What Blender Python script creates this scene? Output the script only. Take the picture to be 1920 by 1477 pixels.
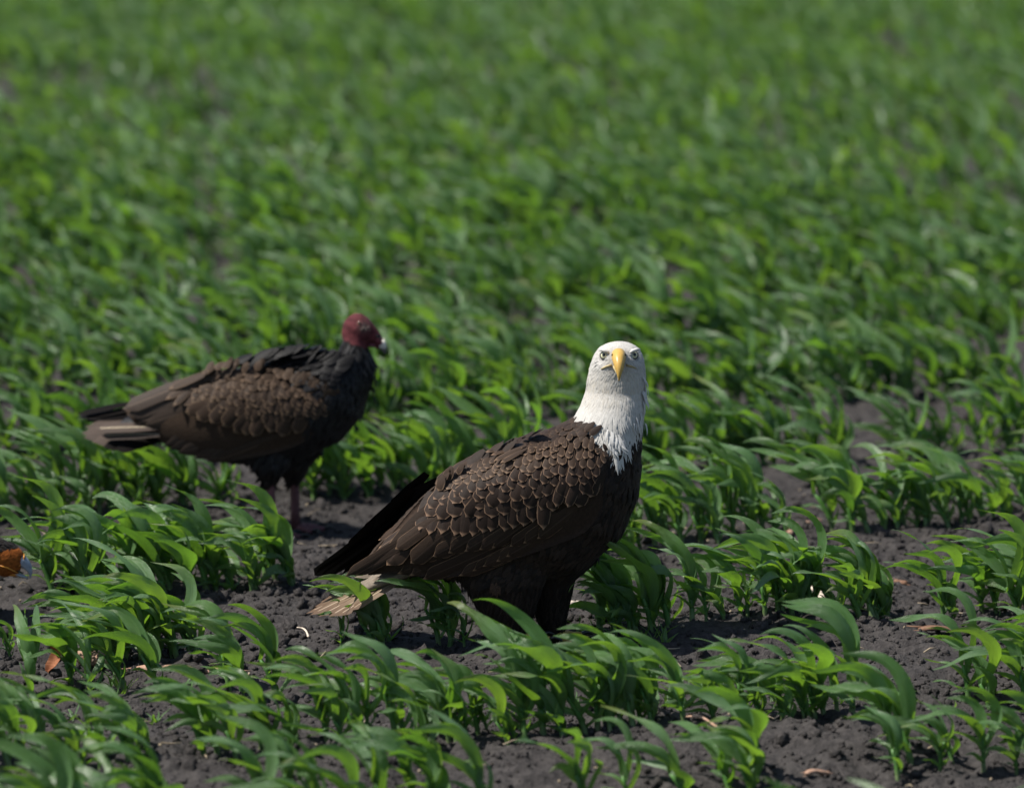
import bpy, bmesh, math, random
import numpy as np
from mathutils import Vector, Matrix
from mathutils.bvhtree import BVHTree

random.seed(11)
rng = np.random.default_rng(11)
R = math.radians
scene = bpy.context.scene
for o in list(bpy.data.objects):
    bpy.data.objects.remove(o)
COL = scene.collection

# ------------------------------------------------------------------ camera
F, CX, CY = 8280.0, 960.0, 738.5          # focal length and centre in photo pixels (1920 wide)
PITCH, CAMH = R(9.24), 2.0
cam = bpy.data.cameras.new('camera')
cam_o = bpy.data.objects.new('camera', cam)
COL.objects.link(cam_o)
cam_o.location = (0, 0, CAMH)
cam_o.rotation_euler = (math.pi / 2 - PITCH, 0, 0)
cam.sensor_width = 36
cam.lens = F / 1920 * 36
cam.clip_start, cam.clip_end = 0.1, 3000
cam.dof.use_dof = True
cam.dof.focus_distance = 9.10
cam.dof.aperture_fstop = 2.9
cam.dof.aperture_blades = 0
scene.camera = cam_o

# ------------------------------------------------------------------ light
SUN_EL = R(57)
TO_SUN = Vector((-0.95, -0.20, 0)).normalized() * math.cos(SUN_EL) + Vector((0, 0, math.sin(SUN_EL)))
w = bpy.data.worlds.new('World')
scene.world = w
w.use_nodes = True
wn = w.node_tree
bg = wn.nodes['Background']
sky = wn.nodes.new('ShaderNodeTexSky')
sky.sky_type = 'NISHITA'
sky.sun_disc = False
sky.sun_elevation = SUN_EL
sky.sun_rotation = math.atan2(TO_SUN.x, TO_SUN.y)
wn.links.new(sky.outputs[0], bg.inputs[0])
bg.inputs[1].default_value = 0.07
sun = bpy.data.lights.new('sun', 'SUN')
sun.energy = 4.2
sun.angle = R(0.5)
sun.color = (1, 0.955, 0.88)
sun_o = bpy.data.objects.new('sun', sun)
COL.objects.link(sun_o)
sun_o.location = (-6, 2, 12)
sun_o.rotation_euler = (-TO_SUN).to_track_quat('-Z', 'Y').to_euler()
vs = scene.view_settings
vs.view_transform = 'Standard'
vs.look = 'None'
vs.exposure = 0.70
vs.gamma = 1
vs.use_curve_mapping = False
scene.cycles.use_denoising = True
scene.cycles.max_bounces = 8
scene.cycles.transmission_bounces = 6

# ------------------------------------------------------------------ pixel -> place
FWD = Vector((0, math.cos(PITCH), -math.sin(PITCH)))
UP = Vector((0, math.sin(PITCH), math.cos(PITCH)))
CAMP = Vector((0, 0, CAMH))

def ray(px, py):
    return (FWD * F + Vector((1, 0, 0)) * (px - CX) + UP * (CY - py)).normalized()

def P(px, py, Y):
    d = ray(px, py)
    return CAMP + d * (Y / d.y)

def G(px, py, z=0.0):
    d = ray(px, py)
    return CAMP + d * ((z - CAMH) / d.z)

def proj(p):
    v = Vector(p) - CAMP
    zc = v.dot(FWD)
    return CX + F * v.x / zc, CY - F * v.dot(UP) / zc, zc

# ------------------------------------------------------------------ noise
def _h(xi, yi, s):
    h = (xi.astype(np.int64) * 374761393 + yi.astype(np.int64) * 668265263 + s * 974711) & 0xffffffff
    h = ((h ^ (h >> 13)) * 1274126177) & 0xffffffff
    return ((h ^ (h >> 16)) & 0xffff) / 65535.0

def vnoise(x, y, s=0):
    xi, yi = np.floor(x), np.floor(y)
    fx, fy = x - xi, y - yi
    fx, fy = fx * fx * (3 - 2 * fx), fy * fy * (3 - 2 * fy)
    a, b = _h(xi, yi, s), _h(xi + 1, yi, s)
    c, d = _h(xi, yi + 1, s), _h(xi + 1, yi + 1, s)
    return (a * (1 - fx) + b * fx) * (1 - fy) + (c * (1 - fx) + d * fx) * fy

# the rows: a line through two plants of the row at the eagle's feet
RA, RB = G(250, 1240), G(1620, 1172)
ROWDIR = (RB - RA).normalized()
ROWN = Vector((-ROWDIR.y, ROWDIR.x, 0))
ROW0 = RA.dot(ROWN)
ROWGAP = 0.90

def height(x, y):
    x = np.asarray(x, float); y = np.asarray(y, float)
    r = (x * ROWN.x + y * ROWN.y - ROW0) / ROWGAP
    near = np.clip((26 - np.hypot(x, y - 4)) / 12, 0, 1)
    z = 0.012 * np.cos(2 * math.pi * r)
    z = z + (vnoise(x / .55, y / .55, 1) - .5) * 0.03
    z = z + near * (vnoise(x / .13 + 9, y / .13, 2) - .5) * 0.026
    n3 = np.abs(vnoise(x / .05, y / .05 + 5, 3) * 2 - 1)
    z = z + near * (0.5 - n3) * 0.016
    n4 = vnoise(x / .024 + 3, y / .024, 4)
    z = z + near * (n4 - .5) * 0.013
    return z - 0.004

def hz(x, y):
    return float(height(x, y))

# ------------------------------------------------------------------ mesh helpers
def mk_mesh(name, V, Fc, uv=None, attrs=None, smooth=True, col=None):
    V = np.asarray(V, np.float32); Fc = np.asarray(Fc, np.int32)
    m = bpy.data.meshes.new(name)
    k = Fc.shape[1]
    m.vertices.add(len(V)); m.vertices.foreach_set('co', V.ravel())
    m.loops.add(Fc.size); m.loops.foreach_set('vertex_index', Fc.ravel())
    m.polygons.add(len(Fc))
    m.polygons.foreach_set('loop_start', np.arange(len(Fc), dtype=np.int32) * k)
    if smooth:
        m.polygons.foreach_set('use_smooth', np.ones(len(Fc), bool))
    if uv is not None:
        l = m.uv_layers.new(name='UVMap')
        l.data.foreach_set('uv', np.asarray(uv, np.float32)[Fc.ravel()].ravel())
    for an, av in (attrs or {}).items():
        a = m.attributes.new(an, 'FLOAT', 'POINT')
        a.data.foreach_set('value', np.asarray(av, np.float32))
    if col is not None:
        a = m.attributes.new('Col', 'FLOAT_COLOR', 'POINT')
        c = np.ones((len(V), 4), np.float32); c[:, :3] = col
        a.data.foreach_set('color', c.ravel())
    m.update(calc_edges=True)
    return m

def obj(name, mesh, mat=None, parent=None, local=None):
    o = bpy.data.objects.new(name, mesh)
    COL.objects.link(o)
    if mat is not None and mesh is not None and not mesh.materials:
        mesh.materials.append(mat)
    if parent is not None:
        o.parent = parent
    if local is not None:
        o.matrix_local = local
    return o

def tag(o, label=None, cat=None, group=None, kind=None):
    if label: o['label'] = label
    if cat: o['category'] = cat
    if group: o['group'] = group
    if kind: o['kind'] = kind
    return o

def thing(name, loc, label, cat, group=None):
    o = bpy.data.objects.new(name, None)
    COL.objects.link(o)
    o.empty_display_size = 0.05
    o.location = loc
    return tag(o, label, cat, group)

def gridF(nu, nv, wrap=False, off=0):
    """quads of a (nu x nv) vertex grid"""
    f = []
    for i in range(nu - 1):
        for j in range(nv if wrap else nv - 1):
            a = i * nv + j; b = i * nv + (j + 1) % nv
            f.append((off + a, off + b, off + b + nv, off + a + nv))
    return f

def tube(path, radii, n=8, cap=True, flat=1.0):
    """lofted tube along a path -> V, F (quads)"""
    path = [Vector(p) for p in path]
    V, prev = [], None
    for i, p in enumerate(path):
        t = (path[min(i + 1, len(path) - 1)] - path[max(i - 1, 0)]).normalized()
        if prev is None:
            a = Vector((0, 0, 1)) if abs(t.z) < .9 else Vector((0, 1, 0))
            s = t.cross(a).normalized()
        else:
            s = (prev - t * prev.dot(t)).normalized()
        prev = s
        u = t.cross(s)
        for k in range(n):
            an = 2 * math.pi * k / n
            V.append(p + s * math.cos(an) * radii[i] + u * math.sin(an) * radii[i] * flat)
    Fc = gridF(len(path), n, True)
    if cap:
        for base, rev in ((0, True), ((len(path) - 1) * n, False)):
            c = len(V)
            V.append(sum((V[base + k] for k in range(n)), Vector()) / n)
            for k in range(0, n, 2):
                q = (base + k, base + (k + 1) % n, base + (k + 2) % n, c)
                Fc.append(q[::-1] if rev else q)
    return V, Fc

def loft(slices, n=24):
    """slices: (centre, half-axis a, half-axis b[, power]) -> V, F closed"""
    V = []
    for s in slices:
        c, a, b = s[:3]
        pw = s[3] if len(s) > 3 else 1.0
        for k in range(n):
            an = 2 * math.pi * k / n
            ca, sa = math.cos(an), math.sin(an)
            ca = math.copysign(abs(ca) ** pw, ca); sa = math.copysign(abs(sa) ** pw, sa)
            V.append(c + a * ca + b * sa)
    Fc = gridF(len(slices), n, True)
    for base, rev in ((0, True), ((len(slices) - 1) * n, False)):
        c = len(V)
        V.append(sum((V[base + k] for k in range(n)), Vector()) / n)
        for k in range(0, n, 2):
            q = (base + k, base + (k + 1) % n, base + (k + 2) % n, c)
            Fc.append(q[::-1] if rev else q)
    return V, Fc

def merge(parts):
    V, Fc = [], []
    for v, f in parts:
        o = len(V)
        V += list(v)
        Fc += [tuple(i + o for i in q) for q in f]
    return V, Fc

def remesh(parts, voxel, smooth=8):
    """several overlapping closed lofts -> one continuous surface"""
    V, Fc = merge(parts)
    m = bpy.data.meshes.new('tmp'); m.from_pydata([tuple(v) for v in V], [], Fc); m.update()
    bm = bmesh.new(); bm.from_mesh(m)
    bmesh.ops.recalc_face_normals(bm, faces=bm.faces)
    bm.to_mesh(m); bm.free()
    o = bpy.data.objects.new('tmp', m); COL.objects.link(o)
    md = o.modifiers.new('r', 'REMESH'); md.mode = 'VOXEL'; md.voxel_size = voxel; md.use_smooth_shade = True
    ms = o.modifiers.new('s', 'SMOOTH'); ms.factor = .5; ms.iterations = smooth
    dg = bpy.context.evaluated_depsgraph_get()
    r = bpy.data.meshes.new_from_object(o.evaluated_get(dg))
    bpy.data.objects.remove(o)
    return r

def mesh_np(m):
    V = np.empty(len(m.vertices) * 3, np.float32); m.vertices.foreach_get('co', V)
    Nn = np.empty(len(m.vertices) * 3, np.float32); m.vertices.foreach_get('normal', Nn)
    return V.reshape(-1, 3), Nn.reshape(-1, 3)

def set_col(m, C):
    a = m.attributes.new('Col', 'FLOAT_COLOR', 'POINT')
    c = np.ones((len(C), 4), np.float32); c[:, :3] = C
    a.data.foreach_set('color', c.ravel())

# ------------------------------------------------------------------ materials
class NT:
    def __init__(s, name):
        s.m = bpy.data.materials.new(name); s.m.use_nodes = True
        s.t = s.m.node_tree; s.t.nodes.clear()
        s.out = s.n('ShaderNodeOutputMaterial')
    def n(s, ty, ins=None, **kw):
        nd = s.t.nodes.new(ty)
        for k, v in kw.items(): setattr(nd, k, v)
        for k, v in (ins or {}).items(): s.set(nd.inputs[k], v)
        return nd
    def set(s, sock, v):
        if isinstance(v, bpy.types.NodeSocket): s.t.links.new(v, sock)
        elif isinstance(v, bpy.types.Node): s.t.links.new(v.outputs[0], sock)
        else: sock.default_value = v
    def math(s, op, a, b=None, c=None, clamp=False):
        nd = s.n('ShaderNodeMath', operation=op, use_clamp=clamp)
        for i, v in enumerate((a, b, c)):
            if v is not None: s.set(nd.inputs[i], v)
        return nd.outputs[0]
    def ramp01(s, v, a, b):
        nd = s.n('ShaderNodeMapRange', {0: v, 1: a, 2: b, 3: 0.0, 4: 1.0}, interpolation_type='SMOOTHSTEP')
        return nd.outputs[0]
    def mix(s, f, a, b, blend='MIX'):
        nd = s.n('ShaderNodeMix', data_type='RGBA', blend_type=blend)
        s.set(nd.inputs[0], f)
        for i, v in ((6, a), (7, b)):
            s.set(nd.inputs[i], (*v, 1) if isinstance(v, tuple) and len(v) == 3 else v)
        return nd.outputs[2]
    def noise(s, scale, vec=None, detail=3, rough=.55):
        ins = {'Scale': scale, 'Detail': detail, 'Roughness': rough}
        if vec is not None: ins['Vector'] = vec
        return s.n('ShaderNodeTexNoise', ins).outputs[0]
    def bump(s, h, strength, dist):
        return s.n('ShaderNodeBump', {'Strength': strength, 'Distance': dist, 'Height': h}).outputs[0]
    def pbsdf(s, base, rough=.6, spec=.4, normal=None, **kw):
        ins = {'Base Color': (*base, 1) if isinstance(base, tuple) else base, 'Roughness': rough, 'Specular IOR Level': spec}
        if normal is not None: ins['Normal'] = normal
        ins.update(kw)
        return s.n('ShaderNodeBsdfPrincipled', ins)
    def done(s, sh):
        s.t.links.new(sh.outputs[0], s.out.inputs[0]); return s.m
    def uv(s):
        u = s.n('ShaderNodeUVMap', uv_map='UVMap')
        sp = s.n('ShaderNodeSeparateXYZ', {0: u.outputs[0]})
        return sp.outputs[0], sp.outputs[1], u.outputs[0]
    def attr(s, name):
        return s.n('ShaderNodeAttribute', attribute_name=name)
    def pos(s):
        return s.n('ShaderNodeTexCoord').outputs['Object']

def mat_soil(name='soil'):
    t = NT(name)
    p = t.n('ShaderNodeNewGeometry').outputs['Position']
    a = t.noise(7, p, 5, .6); b = t.noise(55, p, 4, .6); c = t.noise(260, p, 3, .6)
    col = t.mix(t.ramp01(a, .3, .7), (.031, .028, .028), (.050, .046, .0445))
    col = t.mix(t.ramp01(b, .35, .7), col, (.072, .065, .063))
    col = t.mix(t.ramp01(c, .62, .8), col, (.105, .095, .089))
    h = t.math('ADD', t.math('MULTIPLY', b, 1.0), t.math('MULTIPLY', c, .45))
    return t.done(t.pbsdf(col, .95, .15, t.bump(h, 1.0, .012)))

def mat_leaf():
    t = NT('leaf')
    u, v, uvv = t.uv()
    rnd = t.attr('rnd').outputs['Fac']
    ob = t.n('ShaderNodeObjectInfo').outputs['Random']
    p = t.n('ShaderNodeNewGeometry').outputs['Position']
    n = t.noise(14, p, 3)
    k = t.math('ADD', t.math('MULTIPLY', rnd, .6), t.math('MULTIPLY', ob, .4))
    base = t.mix(k, (.080, .175, .058), (.135, .255, .080))
    base = t.mix(t.ramp01(n, .35, .75), base, (.130, .225, .112))
    yel = t.ramp01(t.math('ADD', rnd, t.math('MULTIPLY', ob, .15)), .90, 1.05)
    base = t.mix(t.math('MULTIPLY', yel, t.ramp01(v, .5, 1.0)), base, (.15, .17, .03))
    a = t.math('ABSOLUTE', t.math('SUBTRACT', t.math('MULTIPLY', u, 2.0), 1.0))
    rib = t.math('SUBTRACT', 1.0, t.ramp01(a, .03, .13))
    base = t.mix(t.math('MULTIPLY', rib, .6), base, (.13, .22, .085))
    # leaf scorch spots near some tips
    sp = t.math('MULTIPLY', t.ramp01(t.noise(90, p, 2), .68, .74), t.ramp01(rnd, .55, .8))
    base = t.mix(t.math('MULTIPLY', sp, .5), base, (.16, .17, .07))
    vs_ = t.noise(1.0, t.n('ShaderNodeMapping', {'Vector': uvv, 'Scale': (26, 1.6, 1)}).outputs[0], 3)
    base = t.mix(t.math('MULTIPLY', t.ramp01(vs_, .45, .75), .35), base, (.19, .285, .155))
    ve = t.math('SINE', t.math('MULTIPLY', u, 95.0))
    wv = t.noise(6, t.n('ShaderNodeMapping', {'Vector': uvv, 'Scale': (5, 2.2, 1)}).outputs[0], 2)
    nb = t.bump(t.math('ADD', t.math('MULTIPLY', ve, .25), t.math('MULTIPLY', wv, 1.8)), .5, .004)
    b1 = t.pbsdf(base, t.math('ADD', .26, t.math('MULTIPLY', n, .20)), .75, nb)
    tr = t.n('ShaderNodeBsdfTranslucent', {'Color': t.mix(k, (.20, .45, .030), (.35, .59, .040)), 'Normal': nb})
    mx = t.n('ShaderNodeMixShader', {0: .40, 1: b1.outputs[0], 2: tr.outputs[0]})
    return t.done(mx)

def mat_stem():
    t = NT('stem')
    u, v, _ = t.uv()
    p = t.n('ShaderNodeNewGeometry').outputs['Position']
    c = t.mix(t.ramp01(v, .0, .55), (.17, .20, .10), (.065, .17, .032))
    c = t.mix(t.ramp01(t.noise(60, p), .45, .7), c, (.05, .12, .03))
    return t.done(t.pbsdf(c, .45, .4))

def mat_feather(name, base, edge, ew=.16, streak=.3, side_edge=1.0, tipc=None, shaft=None, rough=.62, spec=.2, sheen=.03):
    """plumage colour across a feather: centre, pale fringe, darker barbs"""
    t = NT(name)
    u, v, uvv = t.uv()
    rnd = t.n('ShaderNodeObjectInfo').outputs['Random']
    a = t.math('ABSOLUTE', t.math('SUBTRACT', t.math('MULTIPLY', u, 2.0), 1.0))
    wob = t.math('MULTIPLY', t.math('SUBTRACT', t.noise(9, uvv, 3), .5), .12)
    wobs = t.math('ADD', a, wob)
    m1 = t.math('MULTIPLY', t.ramp01(wobs, 1 - ew * 1.5, 1.0), t.math('MULTIPLY', t.ramp01(v, .25, .7), side_edge))
    m2 = t.ramp01(t.math('ADD', v, t.math('MULTIPLY', wob, .6)), 1 - ew, 1 - ew * .25)
    m = t.math('MAXIMUM', m1, m2)
    # barbs run obliquely off the shaft
    bx = t.math('MULTIPLY', t.math('SUBTRACT', v, t.math('MULTIPLY', a, .22)), 130.0)
    nn = t.noise(1.0, t.n('ShaderNodeCombineXYZ', {0: bx, 1: t.math('MULTIPLY', u, 3.0), 2: t.math('MULTIPLY', rnd, 50.0)}).outputs[0], 3)
    dark = tuple(c * .45 for c in base)
    c = t.mix(t.ramp01(nn, .3, .75), t.mix(streak, base, dark), base)
    c = t.mix(t.math('MULTIPLY', t.math('SUBTRACT', rnd, .2), .55, clamp=True), c, tuple(min(1, x * 1.6) for x in base))
    # long soft streaks
    ls = t.noise(1.0, t.n('ShaderNodeCombineXYZ', {0: t.math('MULTIPLY', u, 11.0), 1: t.math('MULTIPLY', v, 1.2), 2: t.math('MULTIPLY', rnd, 37.0)}).outputs[0], 3)
    c = t.mix(t.math('MULTIPLY', t.ramp01(ls, .5, .75), streak), c, dark)
    if tipc is not None:
        c = t.mix(t.ramp01(t.math('ADD', v, t.math('MULTIPLY', ls, .5)), .85, 1.25), c, tipc)
    if shaft is not None:
        c = t.mix(t.math('SUBTRACT', 1.0, t.ramp01(a, .03, .10)), c, shaft)
    c = t.mix(m, c, edge)
    return t.done(t.pbsdf(c, rough, spec, t.bump(nn, .25, .002), **{'Sheen Weight': sheen, 'Sheen Roughness': .5}))

def mat_plumage(name, bumps=.6, scale=160, spec=.2, rough=.75, sheen=.03, mott=.45):
    """colour stored per vertex, fine down relief"""
    t = NT(name)
    c = t.attr('Col').outputs['Color']
    p = t.pos()
    n = t.noise(scale, p, 4, .65)
    c = t.mix(t.ramp01(n, .35, .7), t.mix(mott, c, (0, 0, 0)), c)
    return t.done(t.pbsdf(c, rough, spec, t.bump(n, bumps, .004), **{'Sheen Weight': sheen, 'Sheen Roughness': .5}))

def mat_plain(name, base, rough=.5, spec=.4, nscale=80, var=.3, bump=.15, **kw):
    t = NT(name)
    n = t.noise(nscale, t.pos(), 4)
    c = t.mix(t.ramp01(n, .3, .7), tuple(x * (1 - var) for x in base), tuple(min(1, x * (1 + var * .5)) for x in base))
    return t.done(t.pbsdf(c, rough, spec, t.bump(n, bump, .003), **kw))

def mat_stalk(name, a, b):
    t = NT(name)
    p = t.pos()
    st = t.noise(1.0, t.n('ShaderNodeMapping', {'Vector': p, 'Scale': (14, 220, 220)}).outputs[0], 3)
    bl = t.noise(28, p, 3)
    c = t.mix(t.ramp01(st, .3, .7), a, b)
    c = t.mix(t.ramp01(bl, .55, .75), c, tuple(x * .35 for x in a))
    return t.done(t.pbsdf(c, .8, .2, t.bump(st, .5, .003)))

M_SOIL, M_LEAF, M_STEM = mat_soil(), mat_leaf(), mat_stem()

# ------------------------------------------------------------------ ground: one sheet, fine near the birds
def axis(lo, hi, step, out_lo, out_hi, g):
    xs = list(np.arange(lo, hi, step))
    s = step; x = xs[-1]
    up = []
    while x < out_hi: s = min(s * g, 60); x += s; up.append(x)
    s = step; x = lo; dn = []
    while x > out_lo: s = min(s * g, 60); x -= s; dn.append(x)
    return np.array(dn[::-1] + xs + up)

GX = axis(-1.5, 1.5, .0095, -900, 900, 1.13)
GY = axis(7.45, 11.3, .010, -300, 1800, 1.05)
XX, YY = np.meshgrid(GX, GY)
ZZ = height(XX, YY)
Vg = np.stack([XX, YY, ZZ], -1).reshape(-1, 3)
nx, ny = len(GX), len(GY)
ii = (np.arange(ny - 1)[:, None] * nx + np.arange(nx - 1)[None, :]).ravel()
Fg = np.stack([ii, ii + 1, ii + 1 + nx, ii + nx], -1)
tag(obj('ground', mk_mesh('ground', Vg, Fg), M_SOIL), kind='structure')

# crumbs and clods of soil, joined
def ico(sub):
    bm = bmesh.new(); bmesh.ops.create_icosphere(bm, subdivisions=sub, radius=1)
    V = np.array([v.co[:] for v in bm.verts]); Fc = np.array([[v.index for v in f.verts] for f in bm.faces]); bm.free()
    return V, Fc

def clods(n, sub, rmin, rmax, x0, x1, y0, y1):
    V0, F0 = ico(sub)
    Vs, Fs = [], []
    xs = rng.uniform(x0, x1, n); ys = y0 + (y1 - y0) * rng.random(n)
    dens = vnoise(xs / .3, ys / .3, 21)
    keep = rng.random(n) < dens * 1.3
    xs, ys = xs[keep], ys[keep]; zs = height(xs, ys)
    for k in range(len(xs)):
        r = rmin + (rmax - rmin) * rng.random() ** 3
        V = V0 * (1 + rng.uniform(-.42, .42, (len(V0), 1))) * r * rng.uniform(.7, 1.3, 3)
        an = rng.random() * 6.28; ca, sa = math.cos(an), math.sin(an)
        V = np.stack([V[:, 0] * ca - V[:, 1] * sa, V[:, 0] * sa + V[:, 1] * ca, V[:, 2]], -1)
        Vs.append(V + (xs[k], ys[k], zs[k] + r * .25)); Fs.append(F0 + k * len(V0))
    return np.concatenate(Vs), np.concatenate(Fs)

Va, Fa = clods(2200, 1 + 1, .005, .017, -1.5, 1.5, 7.6, 10.8)
Vb, Fb = clods(25000, 1, .0025, .0085, -1.5, 1.5, 7.6, 10.8)
Vc, Fc_ = clods(2500, 1, .010, .026, -2.4, 2.4, 10.8, 17)
Vall = np.concatenate([Va, Vb, Vc])
Fall = np.concatenate([Fa, Fb + len(Va), Fc_ + len(Va) + len(Vb)])
tag(obj('soil_clods', mk_mesh('soil_clods', Vall, Fall, smooth=False), M_SOIL),
    'dark crumbly soil clods scattered over the field', 'soil', kind='stuff')

# ------------------------------------------------------------------ crop plants
WIND = np.array((-1.0, -.10, .0))

def leaf_geo(base, az, el, L, W, wk, gk, twist, nl, nw, ph):
    d = np.array((math.cos(az) * math.cos(el), math.sin(az) * math.cos(el), math.sin(el)))
    side = np.cross(d, (0, 0, 1.0)); side /= np.linalg.norm(side)
    ro = rng.normal(0, .35); side = side * math.cos(ro) + np.cross(d, side) * math.sin(ro)
    p = np.array(base, float); ds = L / nl
    wa = rng.normal(0, .18)
    wind = np.array((WIND[0], WIND[1] + wa, rng.normal(.08, .10)))
    V, UV = [], []
    flut = rng.uniform(.2, .7); fr = rng.uniform(9, 17)
    for i in range(nl + 1):
        t = i / nl
        sh = (.42 + .58 * math.sin(min(t / .38, 1) * math.pi / 2)) * max(0.015, (1 - t ** 1.9)) ** .95
        wd = W * sh
        fold = .95 * (1 - t) ** 2.5 + .16
        nrm = np.cross(side, d)
        for j in range(nw + 1):
            s = j / nw * 2 - 1
            off = side * s * wd * (1 - .25 * fold) + nrm * (abs(s) * wd * fold + math.sin(t * fr + ph + s * 1.3) * flut * wd * s * s * t)
            V.append(p + off); UV.append(((s + 1) / 2, t))
        p = p + d * ds
        d = d + (wind * wk * (.45 + 2.5 * t) + np.array((0, 0, -gk * (t ** 1.2) * 2.4)) + np.array((0, 0, 1)) * math.sin(t * 8 + ph) * 1.7 * t + np.array((0, 1.0, 0)) * math.sin(t * 6 + ph * 2) * .6 * t) * (2.0 / nl)
        d /= np.linalg.norm(d)
        side = side - d * side.dot(d); side /= np.linalg.norm(side)
        ta = twist / nl
        side = side * math.cos(ta) + np.cross(d, side) * math.sin(ta)
    f = gridF(nl + 1, nw + 1)
    return np.array(V), np.array(f), np.array(UV)

def plant_proto(nl, nw, small=False):
    """list of (kind, V, F, UV, rnd)"""
    parts = []
    hs = rng.uniform(.045, .085)
    lean = rng.uniform(-.55, -.05)
    n = rng.integers(6, 9) if not small else 6
    az0 = rng.uniform(0, 6.28)
    path = [Vector((lean * hs * t * t, rng.normal(0, .001), -0.02 + (hs + .02) * t)) for t in np.linspace(0, 1, 6 if nl > 10 else 3)]
    V, Fc = tube(path, [.0066, .0062, .0056, .0052, .0047, .0036], 8) if nl > 10 else tube(path, [.0066, .0056, .0036], 4, False)
    V = np.array([v[:] for v in V])
    UV = np.stack([np.zeros(len(V)), np.clip((V[:, 2] + .01) / (hs + .01), 0, 1)], -1)
    parts.append(('stem', V, np.array(Fc), UV, np.full(len(V), rng.random())))
    for k in range(n):
        q = k / (n - 1)
        az = az0 + k * math.pi + rng.normal(0, .45)
        z = hs * (.12 + .86 * q)
        b = (lean * hs * (z / hs) ** 2, 0, z)
        el = R(44 + 34 * q + rng.normal(0, 9))
        if q < .2:
            L, W = rng.uniform(.06, .10), rng.uniform(.007, .011)
        elif q < .45:
            L, W = rng.uniform(.10, .165), rng.uniform(.0115, .016)
        else:
            L, W = rng.uniform(.15, .26), rng.uniform(.0145, .0215)
        if q == 1:
            L *= .75; W *= .7
        wk = rng.uniform(.75, 1.6) * (.55 + .6 * q)
        V, Fc, UV = leaf_geo(b, az, el, L, W, wk, rng.uniform(.2, .6), rng.normal(0, 1.1), nl, nw, rng.uniform(0, 6.28))
        parts.append(('leaf', V, Fc, UV, np.full(len(V), rng.random())))
    return parts

NPROTO = 34
protos = [plant_proto(15, 4) for _ in range(NPROTO)]
lows = [plant_proto(7, 2) for _ in range(24)]
fars = [plant_proto(5, 1, True) for _ in range(16)]
proto_meshes = []
for pr in protos:
    proto_meshes.append([(k, mk_mesh('plant_' + k, V, Fc, UV, {'rnd': r})) for k, V, Fc, UV, r in pr])
for pm in proto_meshes:
    for k, m in pm:
        m.materials.append(M_STEM if k == 'stem' else M_LEAF)

EAGLE_Y, VULT_Y, CARA_Y = 9.0, 10.35, 9.30
# bare stretches of the near rows, in photo pixels (row index -> [(x0, x1)])
GAPS = {0: [(-120, 170), (380, 560), (600, 690), (745, 820), (880, 1120), (1675, 1745)],
        -1: [(1640, 1815)],
        1: [(-60, 78), (1475, 1560), (575, 830), (880, 1010)],
        2: [(395, 480)],
        -2: [(930, 1060), (1440, 1600)]}
FORCED = {0: [(20, .45), (185, .9), (215, 1.0), (237, 1.0), (265, 1.0), (290, 1.1), (325, 1.0), (357, .9), (375, .9), (640, .5), (721, .75), (849, 1.1), (1000, .35), (1165, 1.0), (1500, 1.1), (1520, 1.0), (1610, .85), (1660, .8)],
          -1: [(858, 1.15), (985, 1.32), (1020, 1.25), (1058, 1.32), (1100, 1.2), (1150, 1.1), (1470, 1.15), (1530, 1.15), (1860, 1.1)],
          1: [(103, 1.1), (150, 1.1), (200, 1.15), (250, 1.2), (287, 1.1), (320, 1.1), (350, .9), (390, 1.15), (437, .9), (480, .8), (520, 1.1), (553, 1.1), (1450, .8), (1597, 1.1)],
          2: [(100, 1.1), (130, 1.0), (167, 1.15), (215, .9), (250, 1.0), (300, 1.0), (345, .9), (413, .9), (440, .8), (593, 1.0), (640, 1.0)]}
spots = []          # x, y, scale, row
LINES = {-2: ((0, 1600), (1700, 1436)), -1: ((0, 1458), (1470, 1351)), 0: ((250, 1237), (1620, 1168)), 1: ((100, 1130), (1600, 1008)), 2: ((100, 968), (1830, 852))}
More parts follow.
